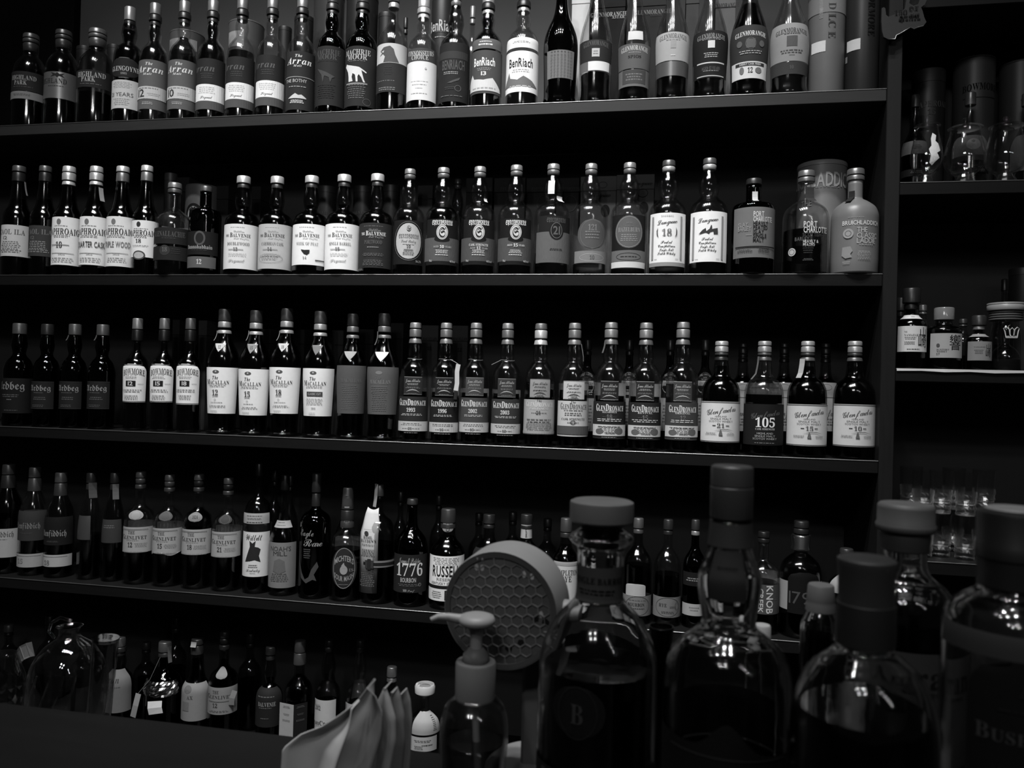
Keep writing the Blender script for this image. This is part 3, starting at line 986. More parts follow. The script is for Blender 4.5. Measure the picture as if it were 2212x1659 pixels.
B('A', 'arran', 1668, -62, 108, 'bright white-labelled bottle with a gray mountain and black lettering', 'c', .36, (.42, .04, .30), [
    L(250, 322, .78, [(283, 14, 2, '-', .3, 130)], w=80, rot=-4),
    L(345, 625, .79, [(425, 58, 'BenRiach', 'n', .03, 170), (480, 26, 2, '-', .45, 130), (545, 60, [(-140, 40), (-100, -20), (-84, -58), (-72, -16), (-20, -2), (20, -28), (80, 0), (130, 40)], 'P', .18), (585, 16, 1, '-', .5, 200)], w=84, rot=-4)])
B('A', 'bowl', 1928, -170, 118, 'long-necked black bottle with a torn gray lacy label', 'k', 0, (.03, .03), [
    L(338, 528, .20, [(k * 21 + 350, 9, '', 'O', .07, 0, 0)[:2] + ('2', 'O', .07, 12, u) for k in range(9) for u in (-62, -40, -18, 6, 28, 52, 72)], w=50, rot=-8)])
Z(1200, 0, 2.949)
gmt = lambda y, tx, w=185: (y, 30, 'GLENMORANGIE', 's', tx, w, 0, 10)
B('A', 'gm', 255, -330, 106, 'long-necked clear bottle with a torn white strip across a charcoal label', 'c', .19, (.4,), [
    L(250, 390, .034, [gmt(272, .13, 170), (333, 52, '', '#', .50, 48, -2), (333, 30, 2, '-', .2, 34, -2)], w=70, rot=-6),
    L(388, 448, .16, [(416, 56, '', '#', .72, 150, 25)], w=70, rot=-6)], liqtone=.4)
B('A', 'gm', 500, -330, 105, 'long-necked bottle with a mid-gray label and white square seal', 'c', .19, (.4,), [
    L(276, 432, .13, [gmt(303, .55), (332, 12, 1, '-', .3, 80), (358, 18, 'SPIOS', 's', .03, 82)], w=72, rot=-4),
    L(440, 545, .16, [(485, 84, '', '#', .08, 165), (485, 50, 3, '-', .2, 120)], w=70, rot=-4),
    L(195, 252, .6, w=26, rot=-6)], liqtone=.35)
B('A', 'gm', 742, -330, 108, 'long-necked bottle with a large pale label over a silver-gray one', 'c', .16, (.4,), [
    L(200, 382, .40, [gmt(226, .12), (252, 12, 1, '-', .25, 120), (280, 50, '', '#', .35, 32), (350, 12, 1, '-', .7, 30)], w=76, rot=-3),
    L(388, 478, .16, w=76, rot=-3, foilish=True)], liqtone=.3)
B('A', 'gm', 983, -330, 111, 'long-necked bottle with a black label bearing a small white square', 'c', .24, (.4,), [
    L(190, 390, .022, [gmt(225, .30), (245, 16, 2, '-', .4, 120), (281, 46, '', '#', .68, 42), (348, 34, 3, '-', .45, 95)], w=76, rot=-1),
    L(392, 490, .022, [(397, 8, '', '#', .6, 190), (432, 20, 'AGED 12 YEARS', 's', .14, 120), (448, 10, 1, '-', .3, 100), (480, 6, '', '#', .5, 190)], w=70, rot=-1)], liqtone=.3)
B('A', 'gm', 1230, -330, 119, 'dark full long-necked bottle with a white band printed twelve', 'q', .62, (.03,), [
    L(152, 388, .05, [gmt(208, .66, 205), (226, 12, 1, '-', .12, 110), (275, 72, '2', 'O', .2, 64), (275, 56, '', '#', .14, 54), (275, 40, '', 'o', .14, 36, -70), (275, 40, '', 'o', .14, 36, 70), (330, 26, 2, '-', .4, 150)], w=80, rot=0),
    L(388, 495, .66, [(406, 20, '', '#', .05, 198), (405, 12, 'SHERRY CASK FINISH', 'n', .6, 140), (444, 32, '12', 's', .05, 32), (444, 46, '', 'o', .2, 30, -54), (444, 36, '', 'o', .2, 46, 54)], w=66, rot=0)], liqtone=.06)
B('A', 'gm', 1487, -330, 120, 'long-necked bottle with a light gray label and printed portrait square', 'c', .2, (.4,), [
    L(140, 385, .30, [gmt(190, .04, 210), (212, 12, 1, '-', .1, 110), (260, 64, '', '#', .12, 64), (325, 28, 2, '-', .12, 160), (348, 8, 1, '-', .14, 40)], w=80, rot=0),
    L(392, 468, .06, [(425, 22, '10', 's', .12, 26)], w=74, rot=0)], liqtone=.3)
TUBE('A', 1730, -300, 112, .06, .15, 'tall gray two-tone whisky tube with a white price sticker', [(60, 30, 4, '-', .4, 26, -45), (20, 180, 20, '-', .38, 24, -45), (130, 44, 'D LC E', 'V', .07, 220, 20), (20, 110, '', '#', .22, 330)], .2,
     labels=[(255, 325, .6, 92, -62)], rough=.5)
TUBE('A', 1955, -300, 106, .06, .022, 'tall black whisky tube with a white price sticker', [(80, 44, 'TORMORE', 'V', .004, 290, 42)], .03, labels=[(240, 310, .55, 88, -65), (335, 375, .2, 18, -112)], rough=.4)
# behind the front bottles
Z(0, 0, 3.16)
TUBE('A', 1272, 245, 112, .165, .09, 'squat gray tin with a pale paper panel behind the band-labelled bottles', labels=[(255, 330, .34, 210, 0)], lidh=.985)
TUBE('A', 1675, 178, 116, .165, .10, 'wider gray tin with a white panel behind the black and white labels', labels=[(205, 310, .36, 130, -40)], lidh=.985)
TUBE('A', 575, 332, 56, .165, .012, 'small black tin behind the squat dark bottles', lidh=.96)
TUBE('A', 775, 320, 50, .165, .014, 'small charcoal tin beside the oval-badged bottle', lidh=.96)
TUBE('A', 1938, 195, 45, .165, .016, 'narrow black tin behind the deep gray foot band', lidh=.96)
TUBE('A', 2070, 128, 66, .165, .016, 'dark tin with a round shoulder behind the cottage label', lidh=.96)
Z(600, 0, 3.16)
TUBE('A', 345, -22, 102, .155, .05, 'glossy tall black tube behind the faded charcoal label', lidh=.97, rough=.22)
TUBE('A', 572, -8, 106, .155, .018, 'tall matt black tube behind the dog label', lidh=.97)
TUBE('A', 738, 105, 58, .165, .016, 'short black tin behind the eagle label', lidh=.96)
TUBE('A', 1120, 14, 74, .165, .022, 'dark round tin with tall white capitals on it', [(170, 74, 'BenRiach', 'n', .6, 200, 8), (215, 8, 1, '-', .2, 90), (250, 16, 1, '-', .4, 90)], lidh=.8)
B('A', 'bour', 1317, 44, 52, 'smaller pale-capped bottle behind the mountain labels', 'c', .3, (.3, .35), yb=.17)
B('A', 'bour', 860, 120, 40, 'thin dark bottle peeping out behind the eagle label', 'q', .3, (.05, .05), yb=.17)
Z(1200, 0, 2.949)
BOX('A', 108, 222, -90, .13, .66, 'white tall carton glowing behind the long black neck', .1)
BOX('A', 240, 448, -60, .15, .022, 'black carton with white capitals behind the torn strip bottle', .09, [(100, 28, 'GLENMORANGIE', 's', .5, 230, 0), (120, 18, 'ASTAR', 's', .5, 80, 60)])
BOX('A', 500, 708, -70, .15, .045, 'charcoal carton with gray capitals behind the square seal bottle', .09, [(85, 28, 'GLENMORANGIE', 's', .3, 230, 20), (105, 14, 'LASANTA', 's', .12, 70, 40)])
BOX('A', 835, 918, -90, .15, .09, 'plain gray carton behind the pale-labelled long neck', .09)
BOX('A', 1022, 1150, -60, .15, .18, 'pale gray carton with dark capitals behind the black label', .09, [(40, 28, 'GLENMORANGIE', 's', .06, 190, -10)])

# ------------------------------------------------------------------ row B, the second shelf
Z(0, 320, 3.16)
caol = lambda t, tx: [(568, 34, 'CAOL ILA', 's', tx, 180), (610, 22, '12', 'b', tx, 30, -30), (660, 60, 5, '-', tx * 1.4 + .02, 130), (700, 24, 2, '-', tx * 1.4 + .02, 150)]
B('B', 'laph2', 116, 125, 92, 'dark bottle with a light gray label, first on the second shelf', 'q', .7, (.03, .12), [L(520, 735, .56, caol(.4, .14), w=88)], tags=[(55, 205, 300, .3, 14)], liqtone=.12)
B('B', 'laph2', 296, 125, 86, 'dim dark bottle with a charcoal label by the light gray one', 'q', .7, (.03, .12), [L(525, 735, .055, caol(.05, .20), w=88)], liqtone=.12)
lph = [(500, 40, '', 'o', .2, 30, -12), (528, 12, 1, '-', .3, 110), (566, 42, 'LAPHROAIG', 's', .05, 225, 8), (600, 20, 2, '-', .3, 120, 0)]
lp2 = [(722, 14, '1815', 's', .35, 40, 10), (715, 4, '', '#', .4, 150, 10), (760, 36, 3, '-', .5, 150, 10)]
B('B', 'laph', 458, 128, 92, 'white-capped bottle with a full white label printed ten', 'q', .8, (.66, .55, .66), [L(466, 795, .76, lph + lp2 + [(658, 40, '10', 's', .05, 40, -6), (658, 5, '', '#', .3, 120, -6)], w=95, rot=-13)], liqtone=.1)
B('B', 'laph', 645, 128, 92, 'white-capped bottle with a paper strip hanging from its neck', 'q', .8, (.66, .55, .66), [L(463, 795, .76, lph + lp2 + [(655, 38, 'QUARTER CASK', 'n', .10, 195, 8)], w=95, rot=-13)], tags=[(45, 250, 345, .34, 34)], liqtone=.1)
B('B', 'laph2', 825, 128, 92, 'white-topped dark-sealed bottle with a full white label, third of its kind', 'q', .8, (.16, .66), [L(463, 805, .70, lph + lp2 + [(655, 38, 'TRIPLE WOOD', 'n', .22, 180, 8)], w=95, rot=-13)], liqtone=.1)
B('B', 'laph2', 990, 122, 84, 'bottle with white label, dark number eighteen and small round picture', 'q', .8, (.2, .7), [L(490, 742, .74, [(518, 36, '', 'o', .05, 28, -12), (548, 10, 1, '-', .3, 100), (576, 38, 'LAPHROAIG', 's', .04, 205, 4), (604, 16, 2, '-', .25, 110), (632, 26, '18', 's', .04, 36, -10), (665, 14, 2, '-', .4, 110),
    (730, 62, '', 'o', .08, 82, -5), (730, 44, '', 'o', .45, 64, -5)], w=95, rot=-13)], liqtone=.1)
B('B', 'pc', 1182, 240, 120, 'broad round-shouldered clear bottle with two dark labels', 'c', .33, (.10, .22), [
    L(538, 650, .022, [(582, 36, 'GLENALLACHIE', 's', .11, 230, -10), (612, 10, 1, '-', .07, 120)], w=80, rot=-20),
    L(668, 762, .022, [(695, 70, '', 'o', .045, 70, -25), (690, 30, '18', 's', .14, 34, -25), (700, 40, 3, '-', .05, 60, 45)], w=80, rot=-20)], back=(495, 770, .5, 62), liqtone=.3)
B('B', 'pcib', 1395, 262, 105, 'black square-shouldered bottle with a gray foot label printed twelve', 'k', 0, (.10, .12), [
    L(738, 815, .12, [(774, 32, '12', 's', .6, 32, 0)], w=62, rot=-14),
    L(565, 725, .014, [(612, 96, '', 'o', .09, 74, 0), (612, 70, '', 'o', .02, 50, 0), (672, 26, 'Bunnahabhain', 's', .35, 175, -5), (695, 8, 1, '-', .06, 140)], w=70, rot=-14)])
bal = lambda tx, n, sub, t2: [(538, 12, 1, '-', .45, 120), (566, 15, 'Distillers', 'c', .35, 70, 10), (590, 30, 'Balvenie', 'm', tx, 136, 18), (594, 16, 'THE', 's', tx, 30, -74), (614, 12, 'Malt Crafters', 'c', .4, 100, 25), (650, 20, sub, 's', t2, 150, 4),
                              (688, 22, n, 's', tx, 28, -10), (690, 4, '', '#', .3, 100, -10), (725, 22, 3, '-', .45, 130, 0), (765, 18, 'Signed', 'c', .3, 110, -5)]
B('B', 'balv', 1651, 195, 115, 'white-capped bottle with a large white label printed twelve', 'q', .7, (.05, .62), [L(515, 822, .68, bal(.05, '12', 'DOUBLEWOOD', .2), w=88, rot=-14)], liqtone=.2)
B('B', 'balv', 1881, 197, 112, 'white-capped bottle with a light gray label printed fourteen', 'q', .7, (.05, .62), [L(515, 822, .46, bal(.05, '14', 'CARIBBEAN CASK', .2)[:-1] + [(750, 60, '2', 'O', .25, 170, -10), (745, 30, 3, '-', .3, 130, -15)], w=88, rot=-13)], liqtone=.2)
B('B', 'balv', 2117, 193, 116, 'white-capped bottle with a small black still drawn on its label', 'q', .7, (.05, .68), [L(515, 795, .76, bal(.05, '', 'WEEK OF PEAT', .3)[:6] + [(705, 30, [(-34, -14), (-10, -10), (24, -12), (22, 10), (6, 22), (-14, 14), (-28, -4)], 'P', .03), (748, 16, '14', 's', .15, 24, -8), (762, 8, '', '#', .1, 70, 95)], w=90, rot=-12)], tags=[(-135, 395, 480, .3, 20)], liqtone=.2)
Z(650, 320, 3.16)
B('B', 'balv', 285, 185, 117, 'white-capped bottle with a white label printed fifteen', 'q', .7, (.05, .68), [L(512, 825, .77, bal(.05, '15', 'SINGLE BARREL', .2), w=88, rot=-11)], liqtone=.2)
B('B', 'balv', 512, 180, 113, 'white-capped bottle with a dark gray label', 'q', .6, (.05, .68), [L(508, 815, .034, [(530, 12, 1, '-', .12, 150), (556, 20, 'Distillers', 'c', .25, 80, 10), (579, 32, 'Balvenie', 'm', .7, 136, 18), (582, 18, 'THE', 's', .7, 30, -74), (604, 16, 'Malt Crafters', 'c', .25, 100, 20),
    (640, 26, 'PORTWOOD', 's', .12, 120, 0), (675, 10, 1, '-', .35, 80), (725, 22, 3, '-', .14, 150), (780, 40, 4, '-', .14, 150)], w=88, rot=-10)], liqtone=.2)
B('B', 'spring', 733, 145, 109, 'bottle with a big pale oval on a black label', 'c', .3, (.22, .30), [L(490, 792, .012, [(632, 240, '', 'o', .44, 182), (548, 40, '', 'o', .02, 30), (546, 26, 'S', 'f', .5), (600, 26, 'SPRINGBANK', 'f', .12, 136), (632, 20, 'Local Barley', 'c', .2, 100), (655, 10, 1, '-', .3, 90),
    (670, 22, '10', 's', .05, 26), (690, 6, '', '#', .3, 60), (712, 34, 3, '-', .18, 80), (632, 262, '2', 'O', .25, 204), (768, 14, '56.2%', 'b', .4, 42, 70)], w=62, rot=-19)], liqtone=.4)
spr = lambda n, a, b: [(690, 156, '', '#', a, 300), (545, 124, '', 'o', .012, 106), (620, 40, '', 'o', .012, 104), (507, 30, 'SPRINGBANK', 'f', .74, 140), (572, 100, '', 'o', .55, 76), (572, 88, '2', 'O', .03, 66), (576, 62, 'S', 'f', .03, 44),
                       (705, 26, 3, '-', .62, 88), (728, 12, 1, '-', .62, 96), (768, 14, '70cl', 'b', .55, 20, -76), (768, 14, '46%vol', 'b', .55, 42, 74)] + b
B('B', 'spring', 962, 137, 117, 'bottle with a black and gray crested label reading aged ten', 'c', .62, (.24, .34), [L(482, 795, .012, spr('10', .10, [(672, 20, '10', 's', .7, 26), (672, 12, 'AGED', 's', .4, 34, -38), (672, 12, 'YEARS', 's', .4, 40, 40)]), w=60, rot=-16)], liqtone=.3)
B('B', 'spring', 1211, 130, 117, 'bottle with a black and gray crested cask strength label', 'c', .5, (.24, .36), [L(482, 795, .012, spr('12', .085, [(660, 16, 'CASK STRENGTH', 's', .6, 126), (682, 18, '12', 's', .7, 26), (682, 12, 'AGED', 's', .4, 34, -38), (682, 12, 'YEARS', 's', .4, 40, 40)]), w=60, rot=-14)], tags=[(48, 325, 350, .7, 26)], liqtone=.25)
B('B', 'spring', 1460, 120, 119, 'bottle with a black and gray crested label reading aged fifteen', 'c', .3, (.26, .36), [L(478, 795, .012, spr('15', .09, [(662, 20, '15', 's', .72, 28), (662, 12, 'AGED', 's', .6, 34, -38), (662, 12, 'YEARS', 's', .6, 40, 40)]), w=60, rot=-13)], liqtone=.3)
B('B', 'spring', 1712, 112, 123, 'bottle with a round twenty-one seal and gray foot label, folded paper at its neck', 'c', .2, (.24, .34), [L(460, 780, .016, [(675, 206, '', '#', .13, 300), (560, 130, '', 'o', .016, 100), (490, 28, 'SPRINGBANK', 'f', .12, 132), (560, 106, '3', 'O', .2, 76), (560, 54, '21', 'n', .13, 46), (690, 16, 2, '-', .05, 90)], w=60, rot=-22)],
  tags=[(-4, 205, 300, .72, 44), (50, 310, 350, .6, 50)], back=(480, 800, .2, 60), liqtone=.5)
B('B', 'spring', 1970, 110, 120, 'clear nearly empty bottle with a gray round label', 'c', .1, (.24, .34), [L(480, 690, .10, [(585, 190, '2', 'O', .2, 170), (540, 40, '121', 's', .22, 60), (590, 60, 3, '-', .2, 110)], w=50, rot=-14, shape='o'),
  L(700, 782, .22, [(745, 52, '2', 'O', .5, 170), (745, 26, '10', 's', .1, 30)], w=62, rot=-14)], back=(560, 800, .3, 66), liqtone=.6)
Z(1250, 320, 3.16)
B('B', 'spring', 337, 103, 123, 'bottle with a gray round seal on a black panel above a white strip', 'c', .12, (.24, .34), [L(452, 695, .014, [(570, 220, '', 'o', .13, 196), (570, 206, '2', 'O', .35, 182), (555, 30, 'HAZELBURN', 's', .28, 150), (610, 50, 4, '-', .28, 120), (520, 34, 3, '-', .2, 50)], w=62, rot=-5),
  L(698, 772, .16, [(740, 52, '3', 'O', .03, 170), (740, 12, 1, '-', .04, 140)], w=62, rot=-5), L(774, 815, .6, w=62, rot=-5)], back=(600, 820, .4, 68), liqtone=.5)
lg = [(500, 34, 'Longrow', 'c', .03, 136, -6, 0, .10), (640, 22, 'Peated', 'c', .05, 76, -8), (666, 20, 'Campbeltown', 'c', .05, 112, -8), (692, 20, 'Single Malt', 'c', .05, 94, -8), (716, 20, 'Scotch Whisky', 'c', .05, 118, -8), (756, 8, 1, '-', .3, 26, -80), (756, 8, 1, '-', .3, 26, 62),
      (610, 290, '', '#', .30, 16, -108), (610, 290, '', '#', .30, 16, 92)]
B('B', 'spring', 603, 87, 128, 'white-collared bottle with a bright white label and wreathed eighteen', 'c', .1, (.70, .12), [L(440, 782, .80, lg + [(460, 10, 1, '-', .4, 90, -6), (575, 44, '18', 's', .2, 62, -8), (575, 78, [(-52, 34), (-66, 14), (-68, -12), (-58, -36), (-60, -12), (-58, 12)], 'P', .12, 0, -8), (575, 78, [(52, 34), (66, 14), (68, -12), (58, -36), (60, -12), (58, 12)], 'P', .12, 0, -8)], w=64, rot=-2), L(778, 805, .3, w=64, rot=-2)], back=(600, 820, .3, 60), liqtone=.5)
B('B', 'spring', 882, 73, 131, 'white-collared bottle with a bright white label and distillery drawing', 'c', .24, (.72, .14), [L(430, 775, .82, [(t[0] - 14 if t[0] < 505 else t[0] - 22 if 600 < t[0] < 730 and t[1] < 100 else t[0],) + t[1:] for t in lg] + [
    (565, 50, [(-66, 20), (-40, -8), (-20, -20), (-16, 2), (4, -14), (12, -38), (18, -38), (20, -12), (56, -20), (58, 18), (30, 20), (28, 0), (8, 6), (0, 18), (-20, 8)], 'P', .06)], w=64, rot=1)], back=(600, 790, .2, 60), liqtone=.4)
B('B', 'pcib', 1186, 212, 141, 'dark square-shouldered bottle with a mid-gray block-lettered label', 'k', 0, (.04, .05), [L(400, 745, .185, [(448, 34, 'PORT', 'n', .62, 70, 12), (484, 34, 'CHARLOTTE', 'n', .62, 136, 45), (512, 26, 'HEAVILY', 'n', .02, 100, 27), (541, 26, 'PEATED', 'n', .02, 96, 25), (570, 26, 'ISLAY', 'n', .02, 70, 12),
    (598, 26, 'SINGLE', 'n', .02, 88, 21), (627, 26, 'MALT', 'n', .02, 70, 12), (520, 28, 'ISLAY', 'n', .30, 70, -90), (548, 28, 'BARLEY', 'n', .30, 90, -80), (590, 10, 1, '-', .3, 40, -50), (672, 8, '', '#', .02, 290), (700, 22, 3, '-', .03, 100, -75), (695, 34, 4, '-', .03, 90, 50)], w=70, rot=-4)],
  tags=[(4, 275, 355, .55, 36)])
B('B', 'pc', 1545, 158, 151, 'broad clear domed bottle printed straight on the glass', 'c', .42, (.16, .20), [L(500, 500.5, .5, [(518, 38, 'PORT', 'n', .62, 86, 12), (556, 38, 'CHARLOTTE', 'n', .62, 165, 52), (590, 24, 'SCOTTISH', 'n', .07, 120, 24), (618, 24, 'BARLEY', 'n', .12, 90, -40), (636, 20, 'HEAVILY &', 'n', .55, 96, 16), (660, 20, 'PEATED', 'n', .55, 72, 4), (690, 60, 4, '-', .05, 70, 0),
    (704, 54, '', 'o', .5, 54, -104), (704, 38, '3', 'O', .05, 38, -104), (760, 16, 2, '-', .15, 66, 0)], w=1, rot=2)], tags=[(14, 240, 345, .05, 60)], back=(610, 740, .4, 66), liqtone=.35)
B('B', 'pc', 1880, 145, 153, 'matt light gray painted domed bottle at the end of the second shelf', solid=.16, liq=0, caps=(.17, .18), labels=[L(500, 500.5, .16, [(470, 8, 1, '-', .35, 120, -20), (507, 28, 'BRUICHLADDICH', 'n', .62, 250, 20), (556, 34, 'THE', 'b', .5, 66, 20), (594, 34, 'CLASSIC', 'b', .5, 142, 58), (630, 34, 'LADDIE', 'b', .5, 126, 50), (657, 10, 1, '-', .4, 120, 48),
    (580, 66, '', 'o', .36, 66, -66), (580, 40, '4', 'O', .15, 40, -66), (710, 70, [(-30, -36), (20, -40), (34, -10), (20, 10), (30, 34), (-10, 40), (-34, 20)], 'P', .3, 0, -70), (730, 60, 6, '-', .36, 100, 36), (780, 22, 2, '-', .4, 50, -74)], w=1, rot=2)],
  tags=[(-26, 265, 350, .03, 40)])
TUBE('B', 1655, 120, 160, .165, .17, 'big gray tin with white capitals behind the domed bottles', [(210, 92, 'BRUICHLADDICH', 'n', .5, 560, -60), (265, 10, 1, '-', .4, 230, 0), (365, 40, 'THE', 'n', .4, 80, -120)], lidh=.96)
# behind
Z(0, 320, 3.16)
TUBE('B', 1378, 270, 112, .165, .105, 'gray tin with a round sailor badge behind the black square-shouldered bottle', [(440, 130, '', 'o', .015, 120, -20), (445, 100, '', 'o', .33, 84, -20), (450, 60, '3', 'O', .08, 44, -16)], lidh=.99)
TUBE('B', 1160, 178, 42, .165, .04, 'dim dark tube behind the broad round-shouldered bottle')
BOX('B', 1205, 1290, 200, .16, .012, 'black carton behind the broad two-labelled bottle', .08)
BOX('B', 1480, 1560, 258, .16, .014, 'black carton beside the round-badged gray tin', .08)
BOX('B', 1720, 1780, 262, .16, .012, 'black carton behind the white-capped twelve and fourteen', .08)
Z(650, 320, 3.16)
TUBE('B', 170, 270, 66, .165, .02, 'dark tin behind the still-drawing label', [(440, 20, 'BALVENIE', 's', .06, 130)])
TUBE('B', 418, 270, 66, .165, .012, 'black tin between the white fifteen and the dark label', [(440, 20, 'BALVENIE', 's', .07, 130)])
TUBE('B', 610, 262, 60, .165, .012, 'black tin beside the dark gray label', [(355, 18, 'BALVENIE', 's', .05, 110)])
BOX('B', 800, 900, 255, .15, .02, 'dim charcoal carton behind the pale oval label', .08, [(350, 12, 1, '-', .05, 70)])
B('B', 'spring', 1060, 212, 72, 'dim bottle standing behind the crested 10 and cask strength ones', 'q', .4, (.06, .06), yb=.16)
for x0, x1, nm, lk in ((1130, 1308, 'a', 'black carton with faint gothic lettering behind the cask strength label'), (1322, 1532, 'b', 'black carton with faint gothic lettering behind the aged fifteen label'), (1542, 1738, 'c', 'black carton with faint gothic lettering behind the folded neck paper'), (1746, 1900, 'd', 'black carton with faint gothic lettering beside the gray carton')):
    BOX('B', x0, x1, 205, .15, .013, lk, .09, [(285, 26, 'SPRINGBANK', 'f', .05, 150, 10), (380, 110, '3', 'O', .05, 90, 20)])
BOX('B', 1912, 2155, 195, .15, .055, 'gray carton with faint script behind the nearly empty bottle', .09, [(320, 34, 'Longrow', 'c', .025, 150, 10), (255, 44, '3', 'O', .03, 60, 30), (430, 80, '', 'o', .008, 60, 50)])
Z(1250, 320, 3.16)
BOX('B', 262, 518, 183, .15, .05, 'gray carton with faint script behind the wreathed seal bottles', .09, [(240, 34, 'Longrow', 'c', .03, 150, 40), (310, 60, '4', 'O', .03, 70, 50), (410, 80, '', 'o', .008, 60, 60)])

# ------------------------------------------------------------------ row C, the third shelf
Z(0, 640, 3.16)
ardt = lambda w, y: [(y, 40, 'Ardbeg', 'f', .24, w, 0)]
B('C', 'ard', 122, 185, 92, 'dark bottle with large pale gothic lettering, first on the third shelf', 'k', 0, (.10,), [L(560, 800, .014, [(612, 50, 'Ardbeg', 'f', .26, 200, -20), (680, 24, 2, '-', .12, 120, -10), (706, 12, 1, '-', .2, 40, -10), (780, 10, 1, '-', .1, 90)], w=85, rot=-16)])
for xc, top, cap, lk in ((312, 190, .03, 'dim dark bottle with a small charcoal label and dark cap'), (500, 190, .10, 'dark bottle with a charcoal label and gray cap, second of two'), (690, 193, .10, 'dark bottle with charcoal label next to the black-sealed white-labelled trio')):
    B('C', 'ard', xc, top, 84, lk, 'k', 0, (cap,), [L(582, 772, .020, [(628, 38, 'Ardbeg', 'f', .26, 150, -8), (660, 10, 1, '-', .12, 80, -8), (698, 24, 2, '-', .12, 90, 0), (750, 20, 2, '-', .1, 90, -10)], w=60, rot=-14, edge=.04)], tags=[(-28, 262, 300, .12, 14)] if top != 190 or xc == 500 else [])
for xc, n, cap, lk in ((926, '12', .22, 'black-sealed bottle with an arched white label, first of three'), (1110, '15', .16, 'black-sealed bottle with an arched white label, middle of three'), (1288, '18', .10, 'black-sealed bottle with an arched white label, last of three')):
    B('C', 'bow', xc, 150, 82, lk, 'c', .8, (.012, cap), [L(462, 740 if n == '18' else 724, .74, [(512, 40, 'BOWMORE', 's', .06, 150, 14, 14), (535, 14, 'Est 1779', 'c', .35, 70, 0), (556, 20, 2, '-', .35, 90, 0), (596, 38, '', '#', .02, 66, -2), (596, 26, n, 'n', .6, 32, -2), (598, 8, 1, '-', .4, 40, 62),
        (645, 24, 2, '-', .35, 140), (690, 34, 3, '-', .35, 100)], w=72, rot=-12, shape='a', edge=.12)], liqtone=.12)
mac = lambda n: [(516, 24, '', 'o', .12, 46, -5), (514, 10, '', 'o', .5, 12, -5), (555, 24, 'The', 'i', .05, 40, -8), (584, 33, 'Macallan', 'm', .05, 165, 2), (612, 18, 2, '-', .4, 130, 0), (725, 10, 1, '-', .4, 90, 0), (752, 18, 2, '-', .3, 130, 4), (785, 14, 2, '-', .4, 60, -20), (706, 14, '2', 'O', .3, 14, -8)] + (
    [(658, 36, n, 's', .05, 42, -8), (680, 4, '', '#', .3, 40, -8)] if n else [])
for xc, top, n, dy, lk in ((1520, 88, '12', 0, 'dark-liquid bottle with a white label printed twelve and neck triangle'), (1735, 97, '15', 12, 'dark-liquid bottle with a white label printed fifteen and gray neck triangle'), (1945, 83, '18', 0, 'dark-liquid bottle with a white label printed eighteen and white neck triangle')):
    B('C', 'macal', xc, top, 106, lk, 'q', .82, (.42, .03, .34, .05), [L(485 + dy, 803 + dy, .76, [(t[0] + dy,) + t[1:] for t in mac(n)], w=86, rot=-6),
      L(320 + dy / 3, 378 + dy, .5 if n != '15' else .25, [(345 + dy / 2, 22, n, 's', .06, 26)], w=34, rot=-8, shape='t', name='neck_label', edge=.75)], liqtone=.10, tags=[(-40, 230, 300, .3, 10)])
Z(600, 640, 3.16)
B('C', 'macal', 278, 103, 107, 'dark-liquid bottle with a white label carrying a dark gray bar', 'q', .82, (.42, .03, .34, .05), [L(492, 820, .76, [(t[0] + 8,) + t[1:] for t in mac('')[:5]] + [(668, 30, '', '#', .08, 115, 4), (668, 14, 'CLASSIC CUT', 'n', .4, 92, 4), (720, 44, 5, '-', .35, 130, 2), (766, 10, '2018', 's', .15, 30, 0), (802, 14, 2, '-', .4, 60, -10)], w=86, rot=-5),
   L(332, 400, .18, w=34, rot=-8, shape='t', name='neck_label', edge=.55)], liqtone=.08)
B('C', 'macal', 500, 120, 100, 'dark bottle with a plain mid-gray label and white neck triangle', 'q', .82, (.18, .02, .14, .02), [L(472, 802, .105, [(575, 28, 'MACALLAN', 's', .14, 150, 20), (690, 170, 14, '-', .14, 120, 10)], w=86, rot=-8), L(375, 438, .35, w=36, rot=-10, shape='t', name='neck_label', edge=.6)], liqtone=.06)
B('C', 'macal', 715, 118, 108, 'dark bottle with a gray label and a bright silver neck triangle', 'q', .82, (.18, .02, .14, .02), [L(482, 808, .12, [(522, 24, '', 'o', .2, 46, 0), (555, 24, 'The', 'i', .15, 40, -4), (585, 28, 'MACALLAN', 's', .22, 150, 6), (700, 170, 14, '-', .16, 120, 2)], w=86, rot=-4), L(378, 446, .7, w=36, rot=-9, shape='t', name='neck_label', edge=.5)], liqtone=.06, tags=[(-38, 235, 330, .14, 12)])
gdt = lambda yr, age, y, tone: [(y + 25, 44, 'GlenDronach', 'm', .74, 205, 2), (y + 78, 26, yr, 's', .66, 58, -4), (y + 110, 16, 2, '-', .5, 165, 0), (y + 190, 66, '', '#', .48, 300), (y + 176, 20, 2, '-', .1, 150), (y + 206, 18, age, 's', .06, 24, -6), (y + 206, 10, 1, '-', .2, 120, -2), (y + 234, 8, 1, '-', .3, 120)]
nkt = lambda y, t2, ink: [(y + 26, 22, 'James Allardice', 'c', ink, 100, 0), (y + 52, 14, 2, '-', ink, 80), (y + 75, 12, 2, '-', ink * .6, 100), (y + 98, 22, [(-46, 8), (-20, -8), (0, -12), (20, -8), (46, 8), (20, -2), (0, -5), (-20, -2)], 'P', ink), (y + 118, 8, 1, '-', ink * .6, 80)]
